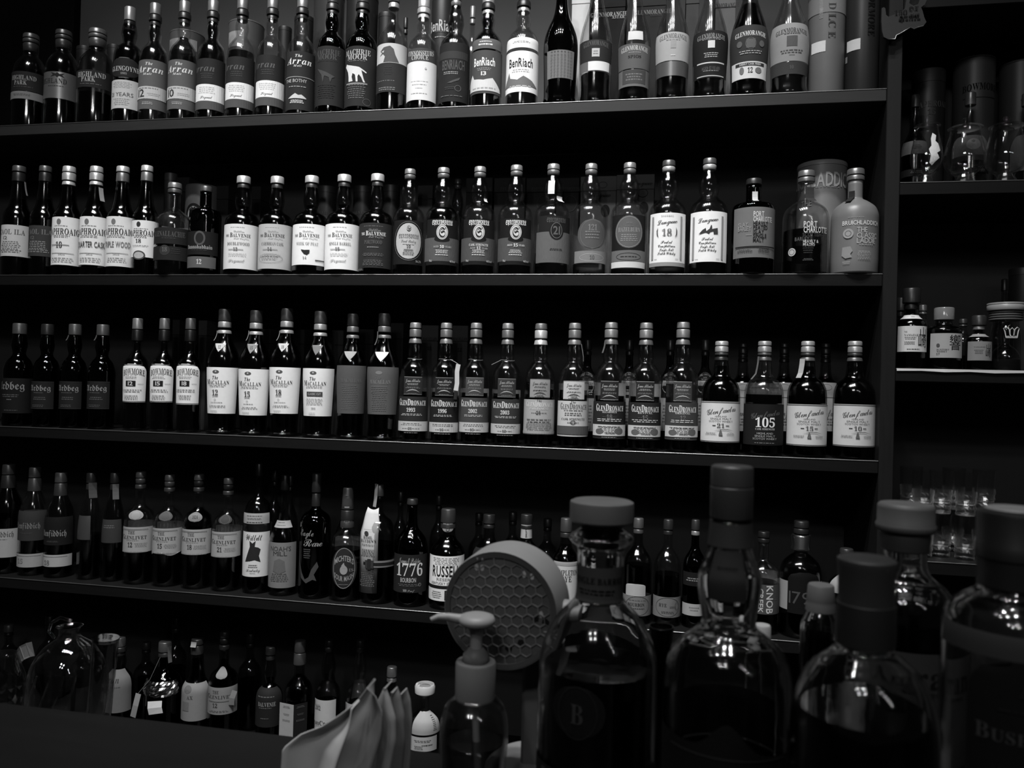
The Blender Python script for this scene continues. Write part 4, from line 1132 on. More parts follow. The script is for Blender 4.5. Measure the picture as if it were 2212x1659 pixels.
for xc, yr, age, dy, tl, wire, lk in ((927, '1993', '21', 0, .034, 0, 'dark-labelled vintage bottle, first of the wire-necked four, dated 1993'), (1138, '1996', '16', 8, .020, 1, 'black-labelled vintage bottle dated 1996 with a string around its neck'),
                                (1342, '2002', '10', 8, .075, 0, 'gray-labelled vintage bottle dated 2002 beside the hanging paper tag'), (1558, '2003', '12', 18, .05, 2, 'charcoal-labelled vintage bottle dated 2003, last of the wire-necked four')):
    def wires(root, R, H, sc, rz, wire=wire):
        zz = H * .692
        P = [((rz(zz) + .0012) * math.cos(a), (rz(zz) + .0012) * math.sin(a), zz + .0012 * math.sin(a * 2)) for a in [k * math.pi / 9 for k in range(19)]]
        tube('neck_wire', P, .0006, foil(.35), root, 5)
        if wire == 1:
            tube('string', [(.016, -.014, zz), (.03, -.022, zz - .006), (.0415, -.031, zz - .012)], .0006, paper(.4), root, 5)
            tgp = [(.0415, -.031, zz - .012), (.039, -.033, zz - .03), (.040, -.034, zz - .06), (.038, -.036, zz - .078)]
            ribbon('hang_tag', tgp, .011, .0005, paper(.5), root, axis=Vector((1, .35, 0)))
            ribbon('hang_tag', [(.038, -.0365, zz - .079), (.037, -.037, zz - .1)], .008, .0005, paper(.03), root, axis=Vector((1, .35, 0)))
        if wire == 2:
            tube('string', [(-.014, -.015, zz), (-.024, -.022, zz - .006), (-.034, -.029, zz - .012)], .0006, paper(.3), root, 5)
    B('C', 'gd', xc, 180 + dy * .25, 97, lk, 'c', .42, (.18, .17, .26), [L(685 + dy, 920 + dy, tl, gdt(yr, age, 698 + dy, tl), w=84, rot=-9), L(548 + dy * .7, 672 + dy, tl, nkt(548 + dy * .7, 0, .4), w=38, rot=-12, edge=.3)],
      back=(620 + dy, 690 + dy, .42, 70) if yr != '1993' else None, liqtone=.14, ext=wires, capmat=foil)
B('C', 'gd', 1784, 186, 103, 'white-necked bottle with two light gray labels', 'c', .52, (.62, .62, .18), [L(705, 945, .38, [(735, 40, 'GlenDronach', 'm', .62, 205, 2), (712, 18, 'The', 'i', .1, 32, 0), (768, 14, 'PARLIAMENT', 's', .55, 130), (796, 24, '21', 's', .06, 30, -4), (796, 10, 1, '-', .2, 110, 0), (850, 30, 2, '-', .15, 180), (892, 56, 9, '-', .12, 205), (930, 18, '', '#', .34, 280)], w=84, rot=-8),
   L(565, 692, .30, nkt(568, 0, .08) + [(680, 18, '1826', 's', .08, 44)], w=40, rot=-10, edge=.08)], back=(640, 710, .35, 70), liqtone=.14)
B('C', 'gd', 2015, 183, 103, 'bottle with light gray labels over a dark gray foot band', 'c', .46, (.2, .20, .25), [L(715, 958, .52, [(750, 42, 'GlenDronach', 'm', .05, 195, 2), (722, 18, 'The', 'i', .08, 32, 0), (780, 16, 1, '-', .2, 170), (805, 26, 2, '-', .15, 150), (838, 14, 'CASK STRENGTH', 's', .05, 165), (862, 28, '4', 'O', .06, 34), (862, 12, 1, '-', .2, 90), (915, 56, '', '#', .10, 280)], w=84, rot=-7),
   L(578, 705, .50, nkt(580, 0, .1) + [(688, 18, '1826', 's', .08, 44)], w=42, rot=-8, edge=.12)], tags=[(58, 320, 440, .3, 14)], back=(595, 690, .5, 72), liqtone=.2)
Z(1200, 660, 2.949)
hill = lambda y: [(y, 70, '', '#', .55, 260), (y - 2, 44, 5, '-', .08, 150), (y + 8, 36, '', 'o', .14, 56, -62), (y + 4, 40, '', 'o', .14, 60, 62), (y - 22, 10, 2, '-', .1, 170), (y + 18, 14, 2, '-', .1, 60, 6)]
for xc, top, n, nm, dy, tl, bk, lk in ((343, 108, '18', 'ALLARDICE', 0, .028, 1, 'black-labelled bottle with a pale hillside picture, smallest white name, first of three'), (566, 110, '15', 'REVIVAL', 6, .032, 1, 'charcoal-labelled bottle with a pale hillside picture, middle of three'),
                                   (801, 106, '12', 'ORIGINAL', 8, .066, 0, 'gray-labelled bottle with a pale hillside picture, last of three')):
    B('C', 'gd', xc, top, 101, lk, 'c', .42 if bk else .3, (.17, .26, .26), [L(612 + dy, 850 + dy, tl, [(650 + dy, 44, 'GlenDronach', 'm', .76, 190, 2), (678 + dy, 13, nm, 's', .6, 92), (710 + dy, 30, n, 's', .2, 34), (710 + dy, 8, 1, '-', .1, 110), (730 + dy, 22, 2, '-', .55, 185), (840 + dy, 8, 1, '-', .35, 110)] + hill(795 + dy), w=82, rot=-4),
       L(480 + dy * .4, 602 + dy, tl, nkt(483 + dy * .4, 0, .42), w=33, rot=-2, edge=.4)], back=(490 + dy, 700, .62 if bk else .05, 78), liqtone=.16, tags=[(-36, 220, 300, .12, 14)] if n == '18' else [])
gft = lambda y, n, ink, s2: [(y + 54, 38, 'Glenfarclas', 'c', ink, 188, 4, 0, .17), (y + 94, 9, 'HIGHLAND', 'b', s2, 70, 0), (y + 109, 11, 'SINGLE MALT', 'b', s2, 130), (y + 125, 11, 'SCOTCH WHISKY', 'b', s2, 148), (y + 153, 5, '', '#', ink, 20, -40), (y + 153, 5, '', '#', ink, 20, 40),
                             (y + 153, 26, n, 's', ink, 44, 0), (y + 205, 16, 3, '-', s2, 76, -62), (y + 206, 14, 2, '-', s2, 56, 62), (y + 196, 40, [(-12, 20), (-7, -4), (0, -22), (7, -4), (12, 20)], 'P', s2), (y + 180, 14, [(-40, 8), (0, -4), (40, -6), (80, 6), (40, -2), (0, 0)], 'P', s2)]
B('C', 'gf', 1048, 227, 121, 'round-shouldered bottle with a big light gray label printed twenty-one', 'q', .78, (.03, .06, .42, .5), [L(612, 872, .64, gft(612, '21', .10, .16), w=76, rot=2, edge=.1)], liqtone=.08)
B('C', 'gf', 1322, 227, 122, 'round-shouldered bottle with a black label printed in large white numerals', 'c', .53, (.10, .10, .34, .4), [L(628, 890, .016, [(690, 38, 'Glenfarclas', 'c', .12, 186, 4, 0, .17), (745, 58, '105', 's', .74, 118), (787, 12, 'CASK STRENGTH', 's', .5, 116), (815, 12, 'HIGHLAND', 'b', .4, 96), (832, 12, 'SINGLE MALT', 'b', .4, 122), (849, 12, 'SCOTCH WHISKY', 'b', .4, 146), (876, 10, 1, '-', .2, 140)], w=80, rot=1)],
  back=(490, 630, .34, 66), liqtone=.2, tags=[(-40, 320, 470, .14, 16)])
B('C', 'gf', 1597, 227, 121, 'round-shouldered bottle with a light gray label and paper strip at its neck', 'q', .78, (.14, .06, .42, .5), [L(630, 895, .60, gft(630, '15', .10, .16), w=80, rot=1, edge=.1)], liqtone=.08, tags=[(-34, 335, 460, .42, 40)])
B('C', 'gf', 1897, 227, 126, 'round-shouldered bottle with a light gray label, last on the third shelf', 'q', .72, (.14, .06, .36, .45), [L(630, 900, .58, gft(630, '10', .10, .14), w=78, rot=1, edge=.1)], liqtone=.08)
# behind
smws = [(432, 20, 'MALT SCOTCH', 'b', .42, 104, 0, 16), (520, 84, '4', 'O', .4, 96), (500, 50, '', '#', .013, 110), (458, 9, 'DATE', 'b', .3, 26), (470, 9, 'THE VAULTS', 'b', .3, 60), (495, 32, '', '#', .40, 100), (500, 22, 6, '-', .1, 90), (552, 40, 3, '-', .35, 70, 10)]
for xc, cap, lk in ((195, .03, 'dark society bottle behind the light gray label and black one'), (462, .03, 'dark society bottle between the eighteen and fifteen hillside labels'), (722, .045, 'dark gray-capped society bottle between the hillside fifteen and twelve'), (945, .05, 'dark gray-capped society bottle with arched lettering beside the twelve')):
    B('C', 'bour', xc, 217, 72, lk, 'k', 0, (.02, cap), [L(398, 590, .013, smws, w=80), L(590, 800, .30, [(690, 120, 6, '-', .12, 90)], w=80)], yb=.15)
for xc, lk in ((1185, 'dark bottle with white label behind the twenty-one'), (1448, 'dark bottle with white label behind the black numeral label'), (1712, 'dark dim-capped bottle with white script label behind the paper strip')):
    B('C', 'gf', xc, 240, 84, lk, 'q', .7, (.02, .02, .025, .025), [L(490, 800, .34, [(520, 40, '2', 'O', .16, 70), (585, 4, '', '#', .12, 180), (680, 44, 'Glenfarclas', 'c', .1, 130, 20), (740, 50, 3, '-', .15, 110)], w=85)], yb=.155, liqtone=.1)
Z(0, 640, 3.16)
BOX('C', 1180, 1225, 160, .15, .016, 'thin dark carton behind the arched white labels', .08)
BOX('C', 1358, 1412, 165, .15, .03, 'charcoal carton beside the last arched white label', .08)
BOX('C', 1782, 1845, 225, .15, .03, 'charcoal carton between the white fifteen and eighteen labels', .08)
Z(600, 640, 3.16)
BOX('C', 128, 182, 228, .15, .022, 'black carton between the white eighteen label and the gray bar one', .08)
BOX('C', 372, 448, 232, .15, .026, 'black carton behind the plain mid-gray label', .08, [(325, 20, 'MACALLAN', 's', .05, 90)])
BOX('C', 560, 655, 225, .15, .012, 'black carton between the two gray labels', .08)
BOX('C', 770, 858, 182, .15, .014, 'tall black carton beside the bright silver triangle', .08)
BOX('C', 985, 1095, 198, .15, .036, 'charcoal carton with faint capitals beside the oldest vintage bottle', .08, [(290, 20, 'MACALLAN', 's', .015, 100), (355, 24, '18', 's', .015, 30)])
BOX('C', 1195, 1298, 200, .15, .034, 'charcoal carton with faint capitals behind the hanging paper tag', .08, [(290, 20, 'MACALLAN', 's', .015, 100), (365, 24, '12', 's', .015, 30)])

# ------------------------------------------------------------------ row D, the fourth shelf
Z(0, 980, 3.687)
B('D', 'gfid', 55, 80, 112, 'dark bottle with a white label, first on the fourth shelf', 'q', .8, (.03, .06), [L(605, 835, .40, [(650, 40, 'Glenfiddich', 'f', .10, 210, 0), (690, 8, 1, '-', .2, 140), (752, 60, '12', 's', .14, 66, -24), (782, 6, '', '#', .1, 60, -24)], w=86, rot=-12)], liqtone=.1)
B('D', 'gfid', 264, 105, 106, 'clear-shouldered bottle with a peeling dark label and white foot strip', 'c', .35, (.06, .06), [L(462, 700, .05, [(580, 44, 'Glenfiddich', 'f', .24, 215, -8), (640, 14, 2, '-', .1, 100)], w=88, rot=-12), L(805, 912, .36, [(822, 4, '', '#', .2, 220), (862, 36, '15', 's', .22, 50, -40)], w=84, rot=-12)], back=(480, 690, .26, 70), liqtone=.14)
B('D', 'gfid', 472, 148, 106, 'gray-necked bottle with pale gothic lettering and white foot strip', 'q', .5, (.05, .085), [L(510, 735, .016, [(640, 46, 'Glenfiddich', 'f', .30, 215, -8), (705, 14, 2, '-', .1, 100)], w=86, rot=-12), L(812, 908, .42, [(828, 4, '', '#', .2, 220), (876, 36, '18', 's', .15, 50, -40)], w=84, rot=-12)], liqtone=.1)
B('D', 'tall', 712, 150, 88, 'slope-shouldered clear bottle with a folded paper at its neck', 'c', .42, (.04, .03), [L(500, 690, .10, w=50, rot=10, foilish=True)], tags=[(24, 240, 360, .07, 60)], liqtone=.12)
B('D', 'tall', 900, 150, 84, 'dim slope-shouldered bottle with a paper strip at its neck', 'q', .5, (.03, .03), [L(530, 715, .05, [(585, 30, 2, '-', .16, 110)], w=70, rot=-10)], tags=[(20, 250, 370, .10, 46)], liqtone=.1)
glv = lambda y, n: [(y + 42, 26, 'THE', 's', .06, 54, -8), (y + 78, 36, 'Glenlivet', 'm', .05, 205, 2), (y + 104, 10, 1, '-', .3, 110), (y + 140, 36, n, 's', .05, 38, -16), (y + 140, 34, 4, '-', .32, 96, 64), (y + 195, 12, 1, '-', .3, 170), (y + 16, 5, '', '#', .25, 230), (y + 200, 4, '', '#', .25, 230)]
for xc, top, y0, n, tt, bk, lk, lq in ((1106, 140, 590, '12', .32, 1, 'bottle with a white label twelve and a plain pale round medallion', .3), (1337, 165, 600, '15', .10, 1, 'bottle with a white scalloped-foot label and a dark medallion', .3), (1570, 160, 608, '18', .22, 0, 'dark-liquid bottle with a white label eighteen and engraved round medallion', .7), (1805, 190, 628, '21', .06, 1, 'bottle with a white label twenty-one and dim round medallion', .45)):
    B('D', 'gliv', xc, top, 115, lk, 'c', lq, (.05, .10 if n in ('12', '15') else .03, .09), [L(y0, y0 + 200 + (18 if n == '15' else 0), .36, glv(y0, n), w=80, rot=-10, shape='w' if n == '15' else 'r'),
       L(458 + (y0 - 590) * .9, 532 + (y0 - 590) * .9, tt, [(495 + (y0 - 590) * .9, 66, '3', 'O', tt * .5 + .1, 88), (495 + (y0 - 590) * .9, 24, '1824' if n == '18' else '', 's', .05, 50)][:2 if n == '18' else 1], w=32, rot=-18, shape='o', name='medallion')], back=(y0 - 25, y0 + 230, .22, 70) if bk else None, liqtone=.16 if n != '18' else .08)
Z(500, 980, 3.687)
B('D', 'will', 203, 75, 106, 'tall-necked bottle with a white label and black crest', 'q', .3, (.02,), [L(628, 985, .62, [(668, 50, 'Willett', 'c', .06, 130, 0), (785, 170, [(-60, 80), (-40, 20), (-20, -40), (-24, -86), (0, -66), (24, -86), (18, -40), (44, -34), (62, -20), (50, 30), (64, 80), (20, 64), (-20, 74)], 'P', .03, 0, -6), (900, 30, 2, '-', .15, 80, 0), (930, 24, 'Kentucky', 'c', .2, 110, 0), (955, 10, 1, '-', .3, 50)], w=76, rot=-12),
   L(478, 562, .36, [(500, 12, 1, '-', .1, 150), (522, 16, 2, '-', .2, 130), (550, 12, 1, '-', .08, 140)], w=70, rot=-12, name='neck_label')], back=(565, 960, .3, 75), liqtone=.2)
B('D', 'noah', 413, 165, 110, 'small bottle with a mottled gray parchment label and tilted neck band', 'q', .3, (.012,), [L(712, 1075, .20, [(762, 36, "NOAH'S", 'b', .05, 170, 4), (800, 34, 'MILL', 'b', .05, 110, 4), (900, 110, [(-50, 40), (-40, -40), (0, -60), (40, -40), (50, 40), (0, 60)], 'P', .14), (990, 70, 5, '-', .12, 150)], w=76, rot=-10),
   L(545, 600, .34, [(560, 12, 1, '-', .1, 110), (580, 14, 1, '-', .2, 120)], w=80, rot=-4, name='neck_label')], liqtone=.12)
B('D', 'eagle', 662, 155, 121, 'tall dark bottle with script and a gray eagle drawn on its glass', 'k', 0, (.03, .045), [L(560, 560.5, .1, [(632, 56, 'Eagle', 'c', .22, 120, -40), (710, 62, 'Rare', 'c', .26, 150, 14), (800, 80, 5, '-', .10, 60, -30), (935, 160, [(-110, -90), (-70, 20), (-40, 70), (-10, 50), (10, -10), (50, -70), (64, -30), (30, 30), (50, 80), (20, 70), (-30, 100), (-80, 60)], 'P', .07)], w=1)])
B('D', 'mich', 913, 268, 128, 'sloping bottle with a dark oval label and striped neck seal', 'c', .45, (.06, .03, .05), [L(755, 1078, .032, [(915, 318, '5', 'O', .26, 178), (835, 42, 'MICHTERS', 'n', .30, 150, 0, 34), (1000, 38, 'SOUR MASH', 'n', .28, 150, 0, -30), (930, 70, '', 'o', .3, 58), (895, 40, [(-14, 20), (-18, 0), (0, -26), (6, -6), (16, 6), (10, 20)], 'P', .3), (930, 24, 'US-1', 's', .25, 50, 66), (1046, 10, 1, '-', .2, 80)], w=48, rot=-14, shape='o'),
   L(528, 595, .06, [(560, 58, '5', 'O', .34, 96), (560, 26, 3, '-', .14, 66)], w=60, rot=-16, name='neck_label'), L(370, 450, .05, [(440, 8, '', '#', .3, 100), (345, 10, '', '#', .1, 60)], w=50, rot=-14, name='neck_seal')], back=(700, 1030, .20, 66), liqtone=.25)


def bib(root, R, H, sc, rz):      # folded paper bib slipped over the neck, belted around the body
    w = 78 * sc
    top, low = .77 * H, .095 * H
    prof = [(-.018, top + .006), (-.024, top - .004), (-R * .86, .665 * H), (-R - .0016, .60 * H), (-R - .0018, .5 * H), (-R - .0018, low)]
    V, Fc = [], []
    for j, (y, z) in enumerate(prof):
        k = (.62, .74, .96, 1, 1, 1)[j]
        for i in range(7):
            u = -1 + 2 * i / 6
            x = u * w * k
            yy = y if j < 2 else -math.sqrt(max((abs(y)) ** 2 - x * x, .0001)) - .0006
            dz = .006 * abs(u) ** 2 if j == 0 else 0
            V.append((x - .008, yy, z + dz))
    for j in range(len(prof) - 1):
        for i in range(6):
            a = j * 7 + i
            Fc.append((a, a + 7, a + 8, a + 1))
    V = [Matrix.Rotation(math.radians(-8), 3, 'Z') @ Vector(v) for v in V]
    b = obj('paper_bib', V, Fc, paper(.52), root, 3.2)
    sd = b.modifiers.new('thickness', 'SOLIDIFY')
    sd.thickness = .0004
    by = {}
    for t in [(652, 22, 'BASIL', 's', .05, 78), (682, 24, "HAYDEN'S", 's', .05, 132), (715, 18, 2, '-', .2, 140), (780, 60, 5, '-', .14, 130), (1000, 110, 8, '-', .16, 130), (1060, 10, 1, '-', .06, 120), (620, 36, '', 'o', .06, 38, -12), (588, 8, 1, '-', .3, 90)]:
        V2, T2 = print2d(t, sc, random.Random(3))
        lst = by.setdefault(t[4], ([], []))
        n = len(lst[0])
        zc = .60 * H - (t[0] - 620) / (1113 - 620) * (.60 * H - low)
        for u, q in V2:
            x = u + (t[6] if len(t) > 6 else 0) * sc
            lst[0].append(Matrix.Rotation(math.radians(-8), 3, 'Z') @ Vector((x - .008, -math.sqrt(max((R + .0018) ** 2 - x * x, .0001)) - .0016, zc + q)))
        lst[1].extend([(a + n, c + n, d + n) for a, c, d in T2.tolist()])
    for tn, (v, f) in by.items():
        obj('lettering', v, f, paper(tn), b)
    zb = .345 * H
    P = [((R + .0042) * math.cos(a), (R + .0042) * math.sin(a), zb) for a in [k * math.pi / 16 for k in range(33)]]
    for dz, hh, t in ((0, .017, .36), (.0001, .0075, .03)):
        rr = R + (.0042 if t > .1 else .0047)
        lathe('belt', [(rr, zb - hh / 2), (rr + .0004, zb - hh / 2), (rr + .0004, zb + hh / 2), (rr, zb + hh / 2)], 36, foil(t), root, False, False)
    bx = bevel_box('buckle', -.017, .005, -R - .0072, -R - .0046, zb - .011, zb + .011, foil(.08), root, .0006)
    bevel_box('buckle_pin', -.011, -.002, -R - .0082, -R - .0070, zb - .014, zb + .014, foil(.05), bx, .0004)


B('D', 'basil', 1166, 245, 127, 'slim-necked bottle wearing a white paper bib with a belt and buckle', 'q', .5, (.08, ), liqtone=.12, ext=bib, tags=[(-30, 255, 440, .32, 46)])
B('D', 'pepper', 1427, 355, 131, 'black bottle with white date lettering on a dark label', 'k', 0, (.05,), [L(808, 1112, .022, [(852, 44, 'James E Pepper', 'c', .34, 178, 0), (928, 96, '1776', 'i', .58, 220, 0), (1010, 34, 'BOURBON', 'n', .42, 122, -6), (1050, 22, 2, '-', .14, 200), (1048, 26, '3', 'O', .3, 24, 86), (1093, 18, '100 Proof', 'c', .3, 90)], w=76, rot=-12)])
B('D', 'russ', 1715, 435, 136, 'dark bottle with a white block-lettered label partly behind the honeycomb fan', 'q', .72, (.05, .055), [L(820, 1055, .74, [(862, 60, 5, '-', .28, 230), (940, 82, 'RUSSELLS', 'n', .02, 262, 18), (1005, 22, 'RESERVE', 'b', .2, 160, 10), (1036, 18, 'KENTUCKY STRAIGHT', 'n', .2, 240, 0)], w=82, rot=-10), L(1056, 1082, .014, w=82, rot=-10), L(1082, 1178, .66, [(1130, 60, 4, '-', .12, 90, -70), (1130, 74, '', '#', .02, 66, 30), (1130, 44, '10', 'n', .6, 50, 34)], w=82, rot=-10),
   L(555, 642, .28, [(600, 78, '5', 'O', .04, 80), (600, 26, '', '#', .05, 60), (618, 30, '3', 'O', .08, 50)], w=52, rot=-12, shape='o', name='medallion')], liqtone=.08)
Z(900, 1000, 3.687)
B('D', 'bour', 567, 405, 132, 'dark low bottle half hidden by the honeycomb fan', 'q', .6, (.03, .05), [L(690, 1100, .02, [(740, 30, 2, '-', .2, 90)], w=70)], liqtone=.1, yb=.085)
B('D', 'bour', 864, 405, 130, 'dark bottle with a white monogrammed neck label above the fan', 'q', .6, (.03, .03), [L(820, 1100, .5, w=80), L(482, 618, .42, [(572, 62, 'T', 's', .03, 30, 0), (585, 50, 'R', 's', .03, 40, 12), (500, 6, '', '#', .1, 110)], w=85, name='neck_label')], liqtone=.1)
B('D', 'russ', 1180, 435, 108, 'bottle with a white shield label between the fan and the disc-stoppered bottle', 'q', .72, (.04, .08), [L(820, 1110, .52, [(875, 40, 'TEMPLETON', 's', .03, 196, 6), (925, 44, 'RYE', 's', .05, 84, 6)], w=75, rot=-8), L(790, 822, .3, w=58, rot=-8)], liqtone=.06)
B('D', 'bour', 1755, 435, 111, 'dark bottle with torn white paper over a low gray banded label', 'q', .55, (.10, .12), [L(1060, 1220, .20, [(1140, 150, '3', 'O', .06, 0)[:4] + (.06, 200), (1130, 26, 'BOURBON', 's', .03, 130, -12), (1160, 14, 1, '-', .08, 110, 10), (1095, 8, 1, '-', .12, 160)], w=82, rot=-5), L(965, 1062, .42, w=42, rot=6, shape='a')], liqtone=.08)
B('D', 'bour', 1992, 445, 107, 'clear dark-capped bottle with a low gray banded label', 'c', .48, (.03, .04), [L(1070, 1232, .19, [(1150, 150, '3', 'O', .06, 200), (1135, 26, 'RYE', 's', .04, 60, -40), (1148, 18, 2, '-', .1, 60, 40), (1190, 20, 2, '-', .12, 120), (1140, 60, '3', 'O', .1, 40, 74)], w=82, rot=-5)], liqtone=.12)
Z(1400, 980, 2.724)
B('D', 'bour', 270, 385, 68, 'black bottle with a slanted white foot label behind the tall stopper', 'k', 0, (.30, .05), [L(700, 780, .014, [(742, 24, 2, '-', .3, 110, 0)], w=70), L(885, 955, .36, [(915, 30, 2, '-', .2, 60)], w=70)])
B('D', 'pc', 672, 455, 93, 'low bottle with vertical white lettering on a gray label', 'c', .5, (.02, .02), [L(770, 945, .085, [(858, 38, 'KNOB', 'v', .55, 160, 26), (866, 26, 'CREEK', 'v', .5, 140, -24), (858, 8, 1, '-', .12, 60, 50)], w=72, rot=-2)], back=(715, 945, .28, 70), liqtone=.08, solid=False)
B('D', 'pc', 892, 392, 117, 'broad dark bottle with a silver collar and thin outline numerals', 'q', .55, (.03,), [L(760, 930, .30, w=85, rot=-2), L(700, 945, .008, [(850, 70, '1792', 'b', .08, 170, 0)], w=46, rot=-2, shape='a')], liqtone=.06, seg=32,
  ext=lambda root, R, H, sc, rz: lathe('silver_collar', [(R * .30, H * .74), (R * .46, H * .745), (R * .47, H * .76), (R * .42, H * .78), (R * .48, H * .86), (R * .44, H * .875), (R * .3, H * .876)], 32, gray(.7, .25, 1.0), root, smooth=.6))
B('D', 'pc', 1160, 555, 104, 'dim bottle with a pale label peeking behind the bar bottles', 'q', .55, (.05,), [L(720, 830, .3, [(770, 60, '4', 'O', .08, 70)], w=70)], liqtone=.1)
# dim second row
Z(500, 980, 3.687)
for xc, top, r, lk in ((330, 125, 70, 'dim black bottle behind the parchment label'), (455, 170, 66, 'dim black bottle behind the eagle-drawn bottle'), (880, 330, 60, 'dim black bottle behind the oval label'), (1335, 300, 66, 'dim black bottle behind the paper bib'), (1640, 330, 70, 'dim black bottle between the date and block lettering'), (1960, 470, 80, 'dim gray-capped bottle behind the white block label')):
    B('D', 'bour', xc, top, r, lk, 'q', .5, (.015, .025), yb=.17, liqtone=.1)
Z(900, 1000, 3.687)
for xc, top, r, lk in ((755, 388, 90, 'dim dark bottle behind the monogrammed neck label'), (1033, 440, 92, 'dark bottle with a faceted cap between monogram and shield labels')):
    B('D', 'bour', xc, top, r, lk, 'q', .5, (.02, .035), yb=.17, liqtone=.1)

# ------------------------------------------------------------------ row E, the lowest shelf, seen over the bar
Z(0, 1310, 3.16)
B('E', 'arran', 808, 205, 92, 'gray-labelled bottle beside the tall clear glass, first on the bottom shelf', 'q', .6, (.03, .03, .12), [L(455, 735, .17, [(512, 40, 'Arran', 'i', .06, 150, -30), (560, 14, 1, '-', .12, 120)], w=84, rot=-8)], liqtone=.1)


def cards(root, R, H, sc, rz):
    zc = .42 * H
    for x, w, h, t, a in ((-R * .85, .016, .062, .30, .25), (R * .35, .042, .032, .62, -.12)):
        ribbon('hang_card', [(x + a * .02, -R - .012, zc + h / 2), (x, -R - .016, zc), (x - a * .03, -R - .015, zc - h / 2)], w, .0006, paper(t), root, axis=Vector((1, 0, .1)))
    tube('string', [(0, -R * .45, .86 * H), (-R * .3, -R * .9, .66 * H), (-R * .8, -R - .012, zc + .03)], .0005, paper(.2), root, 5)
    rnd = random.Random(11)
    V, Fc = [], []
    for j in range(9):
        for i in range(25):
            a = math.pi * (1.05 + .9 * i / 24)
            z = (.50 + .14 * j / 8) * H
            rr = rz(z) + .0012 + .0045 * rnd.random()
            V.append((rr * math.cos(a), rr * math.sin(a), z))
    for j in range(8):
        for i in range(24):
            k = j * 25 + i
            Fc.append((k, k + 1, k + 26, k + 25))
    obj('crumpled_foil', V, Fc, gray(.5, .22, 1.0), root)


B('E', 'bour', 1115, 235, 118, 'black bottle wrapped in crumpled foil with white cards hanging', 'k', 0, (.05, .10), ext=cards, tags=[(40, 310, 420, .12, 30)])
B('E', 'laph2', 1335, 215, 92, 'bottle with a large pale gray wrap label and faded print', 'q', .8, (.05, .05), [L(538, 790, .24, [(575, 50, '', 'o', .16, 60, -20), (628, 24, 'AX', 's', .08, 40, 0), (690, 60, '', '#', .18, 50, -30)], w=88, rot=-6)], liqtone=.1, tags=[(-8, 262, 296, .3, 40)])
B('E', 'gliv', 1520, 165, 98, 'dark bottle with a pale label twelve and blank round medallion, over the bar', 'q', .75, (.03, .02, .03), [L(560, 745, .24, [(592, 22, 'THE', 's', .05, 42, -20), (622, 30, 'Glenlivet', 'm', .05, 176, -2), (682, 28, '12', 's', .05, 34, -22), (655, 4, '', '#', .15, 150), (722, 14, 2, '-', .14, 140)], w=84, rot=-12),
   L(434, 506, .24, w=32, rot=-18, shape='o', name='medallion')], liqtone=.05, ext=lambda root, R, H, sc, rz: ribbon('hang_card', [(R * 1.15, -R * .5, .52 * H), (R * 1.02, -R * .62, .46 * H), (R * .98, -R * .6, .40 * H)], .014, .0006, paper(.22), root, axis=Vector((1, .3, 0))))
B('E', 'balv', 1835, 270, 88, 'dark bottle with black label and pale serif lettering, over the bar', 'q', .7, (.03, .03), [L(575, 830, .02, [(625, 12, 1, '-', .14, 140), (675, 28, 'BALVENIE', 's', .3, 122, 10), (700, 14, 1, '-', .12, 90), (770, 12, 1, '-', .14, 70)], w=86, rot=-8)], liqtone=.08)


def folded(root, R, H, sc, rz):
    z1, z0 = .50 * H, .17 * H
    for k, (a, b, t) in enumerate((((-R * .95, -R - .004), (R * .25, -R - .012), .36), ((R * .25, -R - .012), (R * .95, -R * .55), .018))):
        V = [(a[0], a[1], z0), (b[0], b[1], z0), (b[0], b[1], z1), (a[0], a[1], z1)]
        p = obj('leaflet', V + [(x, y + .0006, z) for x, y, z in V], [(0, 1, 2, 3), (7, 6, 5, 4), (0, 4, 5, 1), (1, 5, 6, 2), (2, 6, 7, 3), (3, 7, 4, 0)], paper(t), root)
        ax = Vector((b[0] - a[0], b[1] - a[1], 0)).normalized()
        flat_print(p, [(20, 16, 2, '-', .22 if t > .1 else .14, 60), (70, 14, 2, '-', .22 if t > .1 else .12, 50), (110, 14, 2, '-', .22 if t > .1 else .14, 60)], (a[0] + b[0]) / 2, (a[1] + b[1]) / 2, z1, sc, random.Random(4), ax, Vector((ax.y, -ax.x, 0)))


B('E', 'bow', 2035, 228, 92, 'gray-capped dark bottle with a folded white leaflet in front', 'q', .7, (.08, .10), ext=folded, liqtone=.08)
Z(600, 1310, 3.687)
anc = lambda y: [(y + 62, 34, '2002', 'n', .05, 58, -52), (y + 38, 6, 1, '-', .2, 50, -52), (y + 178, 34, 'anCnoc', 's', .05, 136, -6), (y + 205, 8, 2, '-', .2, 90, -30), (y + 25, 40, '', '#', .04, 6, -86), (y + 200, 60, '', '#', .04, 6, -86)]
B('E', 'spring', 393, 262, 100, 'bottle with a plain white label dated 2002', 'q', .5, (.02, .02), [L(752, 995, .44, anc(755), w=58, rot=-4)], back=(590, 990, .05, 66), liqtone=.14)
B('E', 'spring', 640, 262, 104, 'clear bottle with a white label, half covered by the napkins', 'c', .5, (.02, .02), [L(785, 1010, .34, anc(790), w=58, rot=-4)], back=(640, 1000, .12, 66), liqtone=.2)
B('E', 'bour', 895, 475, 110, 'dark low bottle with a gray ringed cap behind the napkins', 'q', .6, (.12, .12), liqtone=.08)
